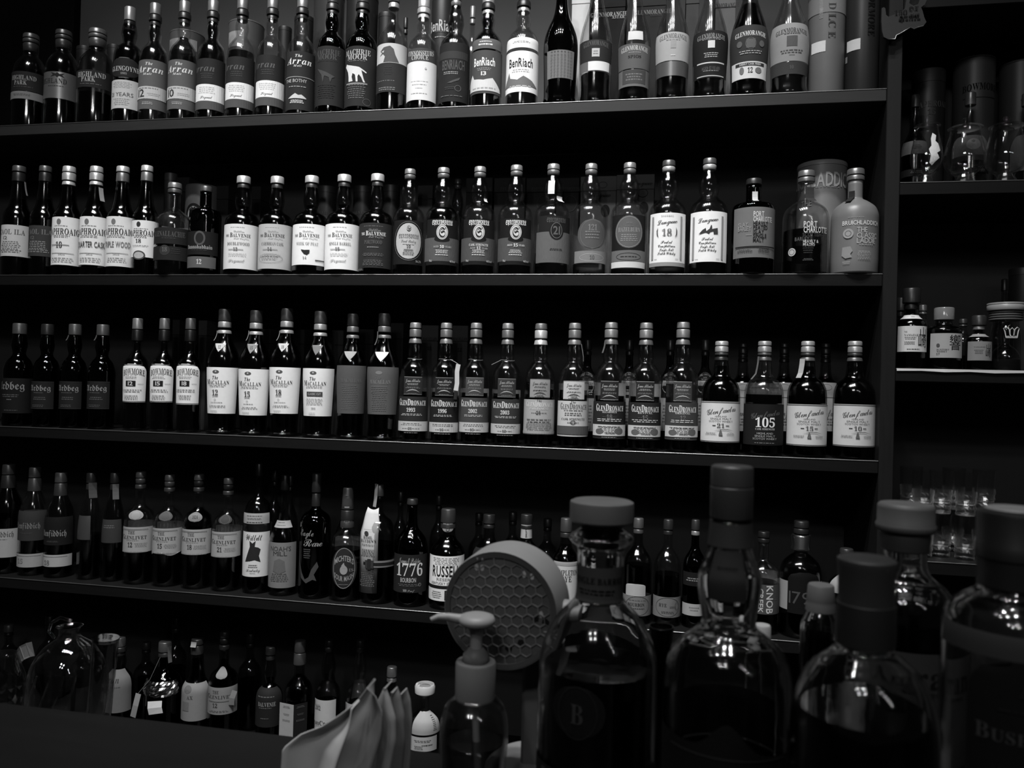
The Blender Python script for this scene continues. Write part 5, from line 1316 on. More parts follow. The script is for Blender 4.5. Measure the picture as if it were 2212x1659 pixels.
B('E', 'pc', 1160, 625, 128, 'small clear bottle with a round glass stopper, behind the soap pump', 'c', .25, (.40, .40), [L(875, 1030, .34, [(950, 110, 9, '-', .04, 36, 66)], w=60, rot=-30), L(1045, 1160, .40, [(1080, 20, 2, '-', .08, 150, 10), (1130, 30, 3, '-', .12, 80, -20), (1110, 16, 1, '-', .05, 90, 50)], w=60, rot=-8)], back=(880, 1150, .14, 70), liqtone=.2,
  ext=lambda root, R, H, sc, rz: lathe('stopper_ring', [(R * .50, H * .9), (R * .62, H * .92), (R * .64, H * .99), (R * .58, H * 1.012), (R * .46, H * 1.006), (R * .44, H * .99)], 28, gray(.5, .2, 0, 0, .8), root, smooth=.6))
Z(0, 1310, 3.16)
for xc, top, r, cp, lk in ((50, 120, 80, .10, 'dim gray-capped bottle behind the cut tumbler, at the end of the bottom shelf'), (330, 60, 80, .02, 'dim black bottle behind the round decanter'), (560, 215, 80, .06, 'dim dark-gray-capped bottle behind the tall clear glass'), (990, 240, 80, .05, 'dim black bottle behind the foil-wrapped bottle'), (1190, 70, 80, .02, 'dim black tall bottle behind the gray wrap label'), (1700, 180, 80, .02, 'dim black bottle behind the hanging leaflet')):
    B('E', 'bour', xc, top, r, lk, 'q', .5, (.02, cp), yb=.19, liqtone=.1)

# ------------------------------------------------------------------ the side bay
Z(1850, 0, 3.95)
TUBE('F', 608, 625, 130, .235, .018, 'dark whisky tin with faint pale capitals, beside the upright', [(885, 50, 'LAPHROAIG', 's', .13, 300, 10), (955, 46, '15', 's', .12, 60, -10)], rot=0, lidh=.9)
TUBE('F', 998, 530, 160, .235, .045, 'pale gray whisky tin with dark arched capitals', [(735, 56, 'BOWMORE', 's', .014, 290, 0, 14), (830, 6, '', '#', .03, 280)], rot=2, lidh=.985)
TUBE('F', 1390, 560, 155, .235, .04, 'pale gray whisky tin cut off by the picture edge', [(860, 30, 2, '-', .02, 120, 0)], rot=2, lidh=.985)
B('F', 'noah', 492, 810, 105, 'dark bottle with a gray label behind the first lidded glass', 'q', .5, (.05,), [L(1195, 1310, .12, [(1250, 40, 3, '-', .05, 80)], w=80), L(1440, 1500, .02, [(1465, 24, 2, '-', .2, 100)], w=80)], yb=.125, liqtone=.1)
B('F', 'noah', 962, 792, 138, 'clear bottle with a gray dripped cap behind the middle lidded glass', 'c', .3, (.085,), [L(1140, 1320, .09, [(1225, 100, '', 'o', .16, 110)], w=80), L(1430, 1470, .015, [(1448, 20, 'ADDIC', 's', .1, 96, 60)], w=80)], yb=.125, liqtone=.1)
B('F', 'noah', 1440, 800, 120, 'bottle with a gray label behind the last lidded glass', 'q', .3, (.085,), [L(1130, 1450, .10, [(1200, 60, '3', 'O', .05, 70)], w=80)], yb=.125, liqtone=.1)

CLEAR = glass(.93, .05, 1.4)


def tasting_glass(xc, rim_y, r, base_y, look, row='F', logo=None, yb=.045, lid=True):
    x0, y0, s = ZM
    zb = SHELF_Z[row]
    p = at_y(x0 + xc / s, y0 + rim_y / s, yb)
    sc = scale_at(p) / s
    R, H = r * sc, p.z - zb
    X = at_y(x0 + xc / s, y0 + (rim_y + base_y) / 2 / s, yb).x
    root = empty('tasting_glass', (X, yb, zb))
    out = spline([(.58, 0), (.58, 0), (.60, .02), (.50, .09), (.42, .15), (.50, .20), (.80, .29), (.98, .42), (.97, .56), (.84, .75), (.72, .90), (.68, 1.0)], 4)
    inn = spline([(.655, .998), (.69, .90), (.81, .75), (.94, .56), (.945, .43), (.76, .31), (.42, .235), (.02, .22)], 4)
    lathe('bowl', [(a * R, b * H) for a, b in out + inn], 32, CLEAR, root, close_top=True, smooth=3.2)
    lathe('foot', [(.56 * R, .001), (.57 * R, .012 * H), (.46 * R, .085 * H), (.36 * R, .14 * H), (.30 * R, .19 * H)], 14, glass(.9, .18, 2.2), root, smooth=0)
    if lid:
        lp = spline([(.80, 1.005), (.82, 1.012), (.70, 1.03), (.40, 1.055), (.16, 1.075), (.10, 1.10), (.15, 1.135), (.17, 1.16), (.10, 1.185), (.005, 1.19)], 3)
        ld = lathe('glass_lid', [(a * R, b * H) for a, b in lp], 28, CLEAR, root, smooth=3.2)
    if logo:
        V, T = poly2d([(a * R, b * H) for a, b in logo])
        V2, T2 = split_wide(V, T, .006)
        rz = lambda z: float(np.interp(z, [b * H for a, b in out], [a * R for a, b in out]))
        pts = [((rz(z) + .0008) * math.sin(u / R), -(rz(z) + .0008) * math.cos(u / R), z) for u, z in V2]
        obj('etched_emblem', pts, T2.tolist(), paper(.7), root)
    tag(root, look, 'glass', 'lidded tasting glasses on the side shelf')


tasting_glass(598, 1085, 128, 1540, 'lidded tasting glass with a white leafy emblem, next to the upright', logo=[(-.1, .34), (.1, .30), (.3, .36), (.56, .42), (.36, .50), (.62, .54), (.5, .66), (.3, .70), (.42, .80), (.12, .84), (-.02, .74), (.0, .62), (-.16, .56), (-.04, .46)])
tasting_glass(925, 1100, 165, 1535, 'lidded tasting glass in front of the pale gray tin')
tasting_glass(1275, 1085, 165, 1530, 'lidded tasting glass cut close to the picture edge')
Z(1850, 400, 3.95)
B('G', 'yama', 462, 880, 122, 'dark round bottle with white label and two large brushed characters', 'q', .88, (.012, .03), [L(1200, 1420, .60, [(1250, 14, 'THE', 's', .12, 24, -60), (1278, 18, 'YAMAZAKI', 's', .10, 116, -12), (1305, 26, 2, '-', .2, 90, -24), (1345, 30, 3, '-', .25, 80, -30), (1398, 12, 1, '-', .08, 96, 0), (1250, 56, '山', 'b', .012, 62, 80), (1330, 84, '崎', 'b', .012, 80, 74)], w=64, rot=6),
   L(1100, 1135, .62, [(1116, 8, '1923', 's', .2, 50)], w=85, rot=6, name='neck_label')], liqtone=.06)
B('G', 'hibi', 742, 1045, 140, 'faceted squat bottle with a gray label and one large brushed character', 'q', .62, (.16,), [L(1262, 1472, .38, [(1345, 96, '響', 'b', .012, 100, 60), (1402, 12, 'SUNTORY', 's', .08, 92, -38), (1418, 12, 'WHISKY', 's', .08, 76, -46), (1440, 16, '17', 's', .04, 26, -74), (1365, 30, '', 'o', .1, 26, -74)], w=58, rot=4)], seg=24, liqtone=.28, back=(1180, 1500, .05, 80), capmat=lambda t: gray(t, .15, 0, .1, .8))
B('G', 'yama', 1040, 1112, 98, 'miniature round bottle with gray label and small brushed characters', 'q', .80, (.22, .05), [L(1332, 1495, .26, [(1380, 10, 'YAMAZAKI', 's', .1, 86, -14), (1420, 40, 3, '-', .12, 70, -20), (1375, 34, '山', 'b', .02, 40, 56), (1432, 50, '崎', 'b', .02, 46, 52)], w=66, rot=6), L(1265, 1290, .3, w=85, rot=6, name='neck_label')], liqtone=.08, yb=.04)


def crown_jar(x, y):
    Z(1850, 400, 3.95)
    yb = .05
    p = at_y(1850 + x / 3.95, 400 + 1010 / 3.95, yb)
    sc = scale_at(p) / 3.95
    zb = SHELF_Z['G']
    H = p.z - zb
    X = at_y(1850 + x / 3.95, 400 + 1300 / 3.95, yb).x
    root = empty('glass_jar', (X, yb, zb))
    h = lambda ypx: at_y(1850 + x / 3.95, 400 + ypx / 3.95, yb).z - zb
    R = 128 * sc
    prof = spline([(.94, 0), (.94, 0), (.98, .012), (.96, .12), (.96, .16), (.97, .22), (.95, .45), (.86, .62), (.82, .68), (.82, .74)], 4)
    lathe('jar', [(a * R, b * H) for a, b in prof], 40, glass(.9, .05, 1.3), root, smooth=3.2)
    for k in range(4):
        z = H * (.745 + .035 * k)
        lathe('screw_thread', [(.93 * R, z), (1.0 * R, z + .008 * H), (1.0 * R, z + .02 * H), (.93 * R, z + .03 * H)], 36, gray(.10, .4), root, smooth=.6)
    lathe('lid', [(1.09 * R, H * .89), (1.12 * R, H * .90), (1.12 * R, H * .965), (1.09 * R, H * .975), (1.13 * R, H * .98), (1.12 * R, H), (.9 * R, H * 1.004)], 40, gray(.34, .35, .1), root, smooth=.6)
    lathe('dark_preserve', [(.88 * R, .008 * H), (.90 * R, .02 * H), (.90 * R, .17 * H), (.86 * R, .175 * H)], 36, gray(.008, .2), root, smooth=.6)
    lathe('inner_dome', [(a * R, b * H) for a, b in spline([(.88, .19), (.84, .24), (.6, .33), (.32, .38), (.22, .42), (.26, .50), (.26, .54), (.02, .55)], 4)], 32, glass(.85, .08, 1.6), root, smooth=3.2)
    # crown emblem
    sR = R * .955
    for pts in ([(-42, 0), (-50, 52), (-62, 78), (-40, 88), (-22, 70), (-14, 20)], [(42, 0), (50, 52), (62, 78), (40, 88), (22, 70), (14, 20)], [(-14, 20), (-16, 62), (0, 84), (16, 62), (14, 20)], [(-42, 0), (42, 0), (42, 10), (-42, 10), (-42, 0)]):
        P = [((sR + .001) * math.sin(u * sc / sR), -(sR + .001) * math.cos(u * sc / sR), h(1310) + q * sc) for u, q in pts]
        tube('crown_emblem', P, .0011, paper(.55), root, 6)
    tag(root, 'wide-lidded clear jar with a white crown emblem', 'jar')


crown_jar(1272, 0)
B('G', 'noah', 1252, 800, 80, 'dim dark bottle with a ribbed neck behind the crown jar', 'q', .3, (.03,), yb=.16, liqtone=.1)
TUBE('G', 1420, 715, 110, .20, .02, 'dim dark tin behind the crown jar, cut by the picture edge', rot=0)
B('G', 'yama', 372, 960, 70, 'dim bottle squeezed between the upright and the two-character bottle', 'q', .5, (.03, .06), yb=.15, liqtone=.1)
B('G', 'bour', 560, 1020, 84, 'dim bottle with a white slip behind the two-character bottle', 'c', .3, (.20, .20), yb=.15, back=(1130, 1400, .2, 70), liqtone=.2)
B('G', 'bour', 905, 1140, 90, 'small clear bottle glinting behind the miniature', 'c', .3, (.05, .05), yb=.14, liqtone=.3)
sq = obj('crumpled_film', *(lambda V: (V, [(i, i + 1, i + 9, i + 8) for i in range(7)]))([(PX1 + .002 + k * .05, -.0012 - .002 * random.random(), SHELF_Z['G'] + .0005) for k in range(8)] + [(PX1 + .002 + k * .05, -.003 - .002 * random.random(), SHELF_Z['G'] - .004 - .003 * random.random()) for k in range(8)]), gray(.6, .25, .3))
tag(sq, 'ragged strip of clear film along the edge of the lower side shelf', 'film')

# cut tumblers stacked on the lowest side shelf
def tumbler_parts(root, R, H, n=18):
    V, Fc = [], []
    rows = [(.78, 0), (.86, .03), (.80, .10), (.92, .17), (.84, .24), (.95, .31), (.88, .38), (.97, .45), (.94, .55), (1.0, 1.0)]
    for j, (a, b) in enumerate(rows):
        for k in range(n):
            t = 2 * math.pi * (k + .5 * (j % 2)) / n
            V.append((a * R * math.cos(t), a * R * math.sin(t), b * H))
    inn = [(.955, .998), (.89, .55), (.84, .30), (.70, .24)]
    for j, (a, b) in enumerate(inn):
        for k in range(n):
            t = 2 * math.pi * (k + .5) / n
            V.append((a * R * math.cos(t), a * R * math.sin(t), b * H))
    m = len(rows) + len(inn)
    for j in range(m - 1):
        for k in range(n):
            k2 = (k + 1) % n
            o = k2 if True else k
            Fc.append((j * n + k, j * n + o, (j + 1) * n + o, (j + 1) * n + k))
    Fc.append(tuple(range(n - 1, -1, -1)))
    Fc.append(tuple((m - 1) * n + k for k in range(n)))
    ob = obj('cut_glass_body', V, Fc, glass(.94, .12, 1.0), root)
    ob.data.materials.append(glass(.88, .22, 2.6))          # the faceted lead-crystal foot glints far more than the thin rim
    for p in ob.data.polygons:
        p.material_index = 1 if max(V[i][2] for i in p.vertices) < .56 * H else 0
    return ob


Z(1850, 960, 4.88)
n_t = 0
place = ('lower front row beside the bar bottle cap', 'lower front row, second along', 'lower front row, third along', 'lower back row, first along', 'lower back row, second along', 'lower back row, third along')
for k, (xc, yb) in enumerate(((690, .06), (880, .075), (1140, .055), (560, .15), (1010, .16), (1330, .14))):
    p = at_y(1850 + xc / 4.88, 960 + 1150 / 4.88, yb)
    sc = scale_at(p) / 4.88
    for lvl in range(2):
        R, H = 112 * sc, .098
        root = empty('cut_tumbler', (p.x, yb, SHELF_Z['H'] + lvl * (H + .0006)), .3 * k + lvl)
        tumbler_parts(root, R, H)
        tag(root, 'cut glass tumbler, ' + (place[k] if lvl == 0 else place[k].replace('lower', 'upper')) + ' of the stack', 'glass', 'cut tumblers on the lowest side shelf')

# hanging plaque over the upright
pl = [(1560, 80), (1585, 72), (1602, 90), (1612, 170), (1640, 196), (1720, 168), (1800, 135), (1832, 100), (1846, 0), (1858, -80), (1960, -90), (1890, -10), (1880, 40), (1930, 74), (1985, 60), (2010, -20), (2040, -80), (2095, -60), (2082, 20), (2062, 70), (2020, 100), (2040, 150), (2060, 230), (2086, 290), (2050, 340),
      (1990, 352), (1940, 372), (1900, 350), (1840, 384), (1780, 420), (1738, 440), (1722, 486), (1650, 484), (1590, 450), (1570, 380), (1558, 250)]
P0 = at_y(1960, 40, -.022)
scp = scale_at(P0)
pts = [(((x / 5.82 + 1640) - 1960) * scp, -((y / 5.82) - 40) * scp) for x, y in pl]
V, T = poly2d(pts)
n = len(V)
vv = [(a, 0, b) for a, b in V] + [(a, .007, b) for a, b in V]
ff = [tuple(t) for t in T] + [tuple(n + i for i in t[::-1]) for t in T] + [(i, (i + 1) % n, n + (i + 1) % n, n + i) for i in range(n)]
pq = empty('hanging_plaque', P0)
obj('plaque_board', vv, ff, gray(.020, .4, 0, .2, .4, 50), pq)
tube('bright_rim', [(a, -.001, b) for a, b in pts[24:33]], .0012, foil(.06), pq, 5)
flat_print(pq, [(-13, 10, '150', 'f', .006, 26, -14), (-20, 9, 'OX', 'f', .006, 20, 12), (-4, 8, 'XE', 'f', .006, 20, 14), (2, 10, 'D', 'f', .006, 10, -12), (0, 14, 2, '-', .006, 50, 4)], 0, -.001, 0, scp)
tube('hook_cord', [(.0, .004, .055), (.004, .006, .09), (.0, .004, .14), (-.004, .006, .2)], .0015, gray(.01, .8), pq, 6)
tag(pq, 'irregular dark plaque with scratched lettering hanging before the upright', 'sign')

# ------------------------------------------------------------------ the bar and what stands on it
YB = at_z(230, 1541, 1.10).y
bar = empty('bar_counter', (0, 0, 0))
barm = gray(.006, .38, 0, .25, .06, 9, (1, 8, 1))
bevel_box('counter_top', XL - .3, XR + .3, -2.75, YB, 1.055, 1.10, barm, bar, .004)
bevel_box('counter_front', XL - .3, XR + .3, YB - .09, YB - .06, 0.001, 1.054, gray(.012, .5, 0, .2), bar, .002)
bevel_box('counter_back', XL - .3, XR + .3, -2.66, -2.63, 0.001, 1.054, gray(.012, .5, 0, .2), bar, .002)
tag(bar, 'dark glossy bar counter along the bottom edge, bottles standing on it', 'counter')
ZB = 1.10


def FB(xc, d, prof, look, liq=None, liqtone=.04, capprofs=(), labels=(), gm=None, ext=None, seg=56, name='bar_bottle', wall=.0028, cat='bottle', foot=True):
    """A bottle near the viewer; its outline as (radius, row) in picture pixels, d metres from the lens."""
    y = CAM.y + d
    x = at_y(xc, 1500, y).x
    sc = scale_at((x, y, ZB + .15))
    zz = lambda row: at_y(xc, row, y).z - ZB
    pr = [(r * sc, zz(q)) for r, q in prof]                   # from the neck down
    R0 = pr[-1][0]
    low = [(R0 * .80, 0), (R0 * .80, 0), (R0 * .95, .003), (R0, .014)]
    outl = spline(low + [(R0, max(.02, pr[-1][1] * .7))] + pr[::-1], 6)
    o_z = np.array([z for r, z in outl])
    o_r = np.array([r for r, z in outl])
    rz = lambda z: float(np.interp(z, o_z, o_r))
    root = empty(name, (x, y, ZB))
    zt = outl[-1][1]
    inn = [(max(r - wall, .004), max(z, .009)) for r, z in outl if z > .012]
    shell = outl + [(outl[-1][0] - wall * .5, zt)] + inn[::-1] + [(.002, .0085)]
    lathe('glass', shell, seg, gm or thick_glass(), root, smooth=3.2)
    if liq:
        zl = zz(liq)
        lp = [(r - .0004, z) for r, z in inn if z < zl]
        lp = [(lp[0][0] * .98, .0095)] + lp + [(rz(zl) - wall - .0004, zl)]
        lathe('whisky', lp, seg, glass(liqtone, .04, .8), root, smooth=.8)
    for nm, tone, pp, mt in capprofs:
        q = [(r * sc, zz(w)) for r, w in pp][::-1]
        lathe(nm, q, seg, mt or gray(tone, .45, 0, .06, .4), root, smooth=.6)
    for lb in labels:
        z1, z0 = zz(lb['y0']), zz(lb['y1'])
        rot, hw = math.radians(lb['rot'] or 0), math.radians(lb['w'])
        V, Fc = [], []
        nz, nu = 18, 28
        for j in range(nz + 1):
            t = j / nz
            z = z0 + (z1 - z0) * t
            k = row_halfwidth(lb['shape'], t)
            for i in range(nu + 1):
                a = rot + (-1 + 2 * i / nu) * hw * k
                zq = z
                if lb['shape'] == 'b':      # low bump in the middle of the head edge
                    u = -1 + 2 * i / nu
                    zq = z + t * (z1 - z0) * (.30 * math.exp(-(u / .22) ** 2) - .06 * u)
                rr = rz(zq) + .0005
                V.append((rr * math.sin(a), -rr * math.cos(a), zq))
        for j in range(nz):
            for i in range(nu):
                a = j * (nu + 1) + i
                Fc.append((a, a + 1, a + nu + 2, a + nu + 1))
        lo = obj(lb['name'], V, Fc, paper(lb['tone']), root, 3.2)
        by = {}
        for t in lb['texts']:
            V2, T2 = split_wide(*print2d(t, sc, random.Random(2)), .006)
            lst = by.setdefault(t[4], ([], []))
            n = len(lst[0])
            for u, q in V2:
                z = zz(t[0]) + q
                rr = rz(min(z, zt)) + .0012
                a = rot + (u + (t[6] if len(t) > 6 else 0) * sc) / rz(zz(t[0]))
                lst[0].append((rr * math.sin(a), -rr * math.cos(a), z))
            lst[1].extend([(a + n, b + n, c + n) for a, b, c in T2.tolist()])
        for tn, (v, f) in by.items():
            obj('lettering', v, f, paper(tn), lo)
    if ext:
        ext(root, sc, zz, rz)
    tag(root, look, cat, 'bottles standing on the bar' if cat == 'bottle' else None)
    return root


FB(1290, .575, [(44, 1125), (46, 1140), (62, 1152), (70, 1160), (64, 1170), (51, 1182), (50, 1200), (50, 1285), (60, 1300), (92, 1335), (114, 1375), (125, 1415), (127, 1450), (127, 1640)],
   'dark-filled bar bottle with a wide disc stopper and ringed neck', 1432, .03,
   [('stopper', .07, [(1, 1080), (62, 1080), (68, 1083), (69, 1088), (69, 1122), (66, 1126), (40, 1127)], gray(.12, .38, .2, .08, .5)), ('stopper_shank', .02, [(38, 1127), (40, 1150), (38, 1176), (2, 1176)], gray(.02, .5))],
   [L(1216, 1290, .065, [(1244, 13, 'SINGLE BARREL', 's', .006, 116, 4), (1268, 14, 2, '-', .008, 80, 0)], w=84, rot=-6, name='neck_label'),
    L(1622, 1740, .012, [(1650, 40, "BAKER'S", 'n', .05, 236, 0)], w=86, rot=-2),
    L(1440, 1545, .008, [(1494, 106, '3', 'O', .016, 84), (1496, 40, 'B', 's', .045, 26)], w=26, rot=-14, shape='o', name='medallion')])
FB(1570, .50, [(44, 1120), (46, 1177), (57, 1215), (67, 1245), (64, 1290), (57, 1335), (60, 1352), (84, 1372), (112, 1396), (128, 1430), (134, 1470), (136, 1520), (136, 1660)],
   'empty-shouldered bar bottle with a tall dark cap and bulging neck', 1640, .05,
   [('cap', .03, [(1, 1005), (40, 1005), (44, 1008), (45, 1012), (45, 1048), (44, 1049)], gray(.045, .4, 0, .08, .5)), ('cap', .03, [(44, 1050), (46, 1052), (45, 1115), (43, 1118)], gray(.045, .4, 0, .08, .5)), ('neck_seal', .03, [(44, 1120), (44, 1124), (48, 1176), (46, 1178)], gray(.036, .4, 0, .08, .5))],
   [L(1568, 1760, .008, [(1580, 4, '', '#', .03, 250), (1630, 50, '3', 'O', .02, 60, -10), (1640, 30, '2', 'O', .02, 30, 16)], w=78, rot=-4, shape='b'), L(1182, 1284, .03, [(1215, 8, 1, '-', .012, 40)], w=34, rot=-10, name='neck_label'), L(1530, 1640, .10, w=60, rot=180, name='back_label')])
FB(1866, .44, [(58, 1390), (62, 1402), (84, 1422), (112, 1448), (134, 1490), (146, 1540), (150, 1590), (150, 1680)],
   'domed bar bottle with a broad black sealed neck, black liquid inside', 1530, .03,
   [('cap', .02, [(1, 1204), (54, 1204), (60, 1208), (61, 1216), (58, 1226), (57, 1300)], gray(.028, .45, 0, .1, .5)), ('neck_seal', .01, [(57, 1300), (60, 1302), (61, 1376), (60, 1390), (52, 1392)], gray(.014, .45, 0, .1, .5))])
FB(1948, .60, [(45, 1184), (44, 1200), (46, 1225), (58, 1245), (80, 1262), (96, 1285), (104, 1315), (106, 1350), (106, 1640)],
   'bar bottle with a pale wide cap behind the domed one', 1285, .10,
   [('cap', .06, [(1, 1086), (52, 1087), (56, 1091), (57, 1096), (57, 1126), (60, 1132), (60, 1140), (56, 1146), (48, 1150)], gray(.085, .5, 0, .08, .4)), ('neck_seal', .03, [(49, 1150), (50, 1155), (47, 1186), (45, 1188)], gray(.03, .5))],
   [L(1378, 1600, .045, [(1425, 46, 'Arran', 's', .008, 170, -6), (1460, 14, 1, '-', .02, 110)], w=80, rot=4)])
FB(2188, .46, [(70, 1266), (80, 1280), (104, 1296), (128, 1318), (140, 1350), (142, 1400), (142, 1660)],
   'square-shouldered bar bottle with a black ribbed cap and black arched label', None, .1,
   [('cap', .05, [(1, 1096), (58, 1097), (62, 1100)], gray(.2, .5, 0, .06, .4)), ('cap_side', .01, [(62, 1101), (74, 1106), (76, 1114), (75, 1172), (77, 1176), (77, 1204), (73, 1208), (74, 1264), (70, 1268)], gray(.010, .4, 0, .1, .5))],
   [L(1342, 1390, .05, w=85, rot=-4), L(1390, 1760, .008, [(1440, 40, 'A', 's', .02, 34, -14), (1540, 32, 'Bushmills', 'm', .055, 210, 0), (1490, 14, 1, '-', .014, 130), (1612, 16, 'SINGLE MALT', 's', .016, 150)], w=50, rot=-6, shape='a')])
FB(1768, .67, [(27, 1318), (33, 1330), (39, 1345), (41, 1370), (41, 1640)], 'small dark sample bottle with a gray cap between the bar bottles', 1372, .08,
   [('cap', .06, [(1, 1262), (25, 1262), (27, 1265), (29, 1296), (29, 1299), (30, 1303), (31, 1318), (26, 1320)], gray(.10, .5, 0, .06, .3))], wall=.0015)
FB(1643, .68, [(14, 1390), (18, 1400), (24, 1415), (25, 1440), (25, 1600)], 'small bottle with a white cap hidden behind the bulging neck', None, .08,
   [('cap', .5, [(1, 1348), (16, 1349), (18, 1352), (19, 1388), (15, 1391)], gray(.30, .5, 0, .05, .3))], wall=.001)
FB(1425, .68, [(27, 1352), (26, 1365), (24, 1400), (22, 1600)], 'slim dark open jigger glass between two bar bottles', None, .05, gm=glass(.3, .05, 1.2), name='jigger_glass', cat='glass', wall=.0012)

# soap pump
def soap():
    d = .62
    y = CAM.y + d
    xc = 1026
    x = at_y(xc, 1500, y).x
    sc = scale_at((x, y, 1.25))
    zz = lambda row: at_y(xc, row, y).z - ZB
    root = empty('soap_pump', (x, y, ZB))
    pr = [(72, 1640), (74, 1590), (73, 1560), (66, 1530), (50, 1510), (42, 1503)]
    outl = spline([(60 * sc, 0), (60 * sc, 0), (71 * sc, .004), (72 * sc, .015)] + [(r * sc, zz(q)) for r, q in pr], 5)
    inn = [(max(r - .0015, .003), max(z, .004)) for r, z in outl if z > .006]
    lathe('bottle', outl + inn[::-1], 44, glass(.88, .12, 1.2), root, smooth=3.2)
    lathe('soap', [(r - .0006, z) for r, z in inn if z < zz(1600)] + [(60 * sc, zz(1600))], 40, glass(.62, .1, .8), root, smooth=.8)
    pm = gray(.22, .45, 0, .05, .35)
    pd = gray(.11, .5, 0, .05, .3)
    lathe('screw_cap', [(39 * sc, zz(1512)), (43 * sc, zz(1508)), (44 * sc, zz(1432)), (42 * sc, zz(1428)), (30 * sc, zz(1427)), (28 * sc, zz(1432))], 36, pd, root, smooth=.6)
    lathe('neck_ring', [(a * sc, zz(b)) for a, b in ((26, 1434), (29, 1424), (28, 1412), (20, 1404), (15, 1398))], 28, pd, root, smooth=.9)
    lathe('stem', [(a * sc, zz(b)) for a, b in ((14, 1400), (13, 1380), (15, 1362), (24, 1350))], 24, pm, root, smooth=.9)
    hd = lathe('pump_head', [(a * sc, zz(b)) for a, b in ((24, 1351), (34, 1349), (39, 1344), (40, 1338), (36, 1330), (24, 1326), (4, 1325))], 36, pm, root, smooth=3.2)
    P = [(-18, 1340), (-40, 1338), (-62, 1334), (-82, 1334), (-97, 1340)]
    tube('spout', [(a * sc, -.002 * k, zz(b)) for k, (a, b) in enumerate(P)], [12 * sc, 10.5 * sc, 8.5 * sc, 7 * sc, 5 * sc], pm, root, 12)
    tube('dip_tube', [(0, 0, zz(1505)), (.002, 0, .06), (.006, 0, .01)], .003, gray(.3, .5), root, 8)
    tag(root, 'clear soap bottle with a pale plastic pump head and long spout', 'soap dispenser')


soap()


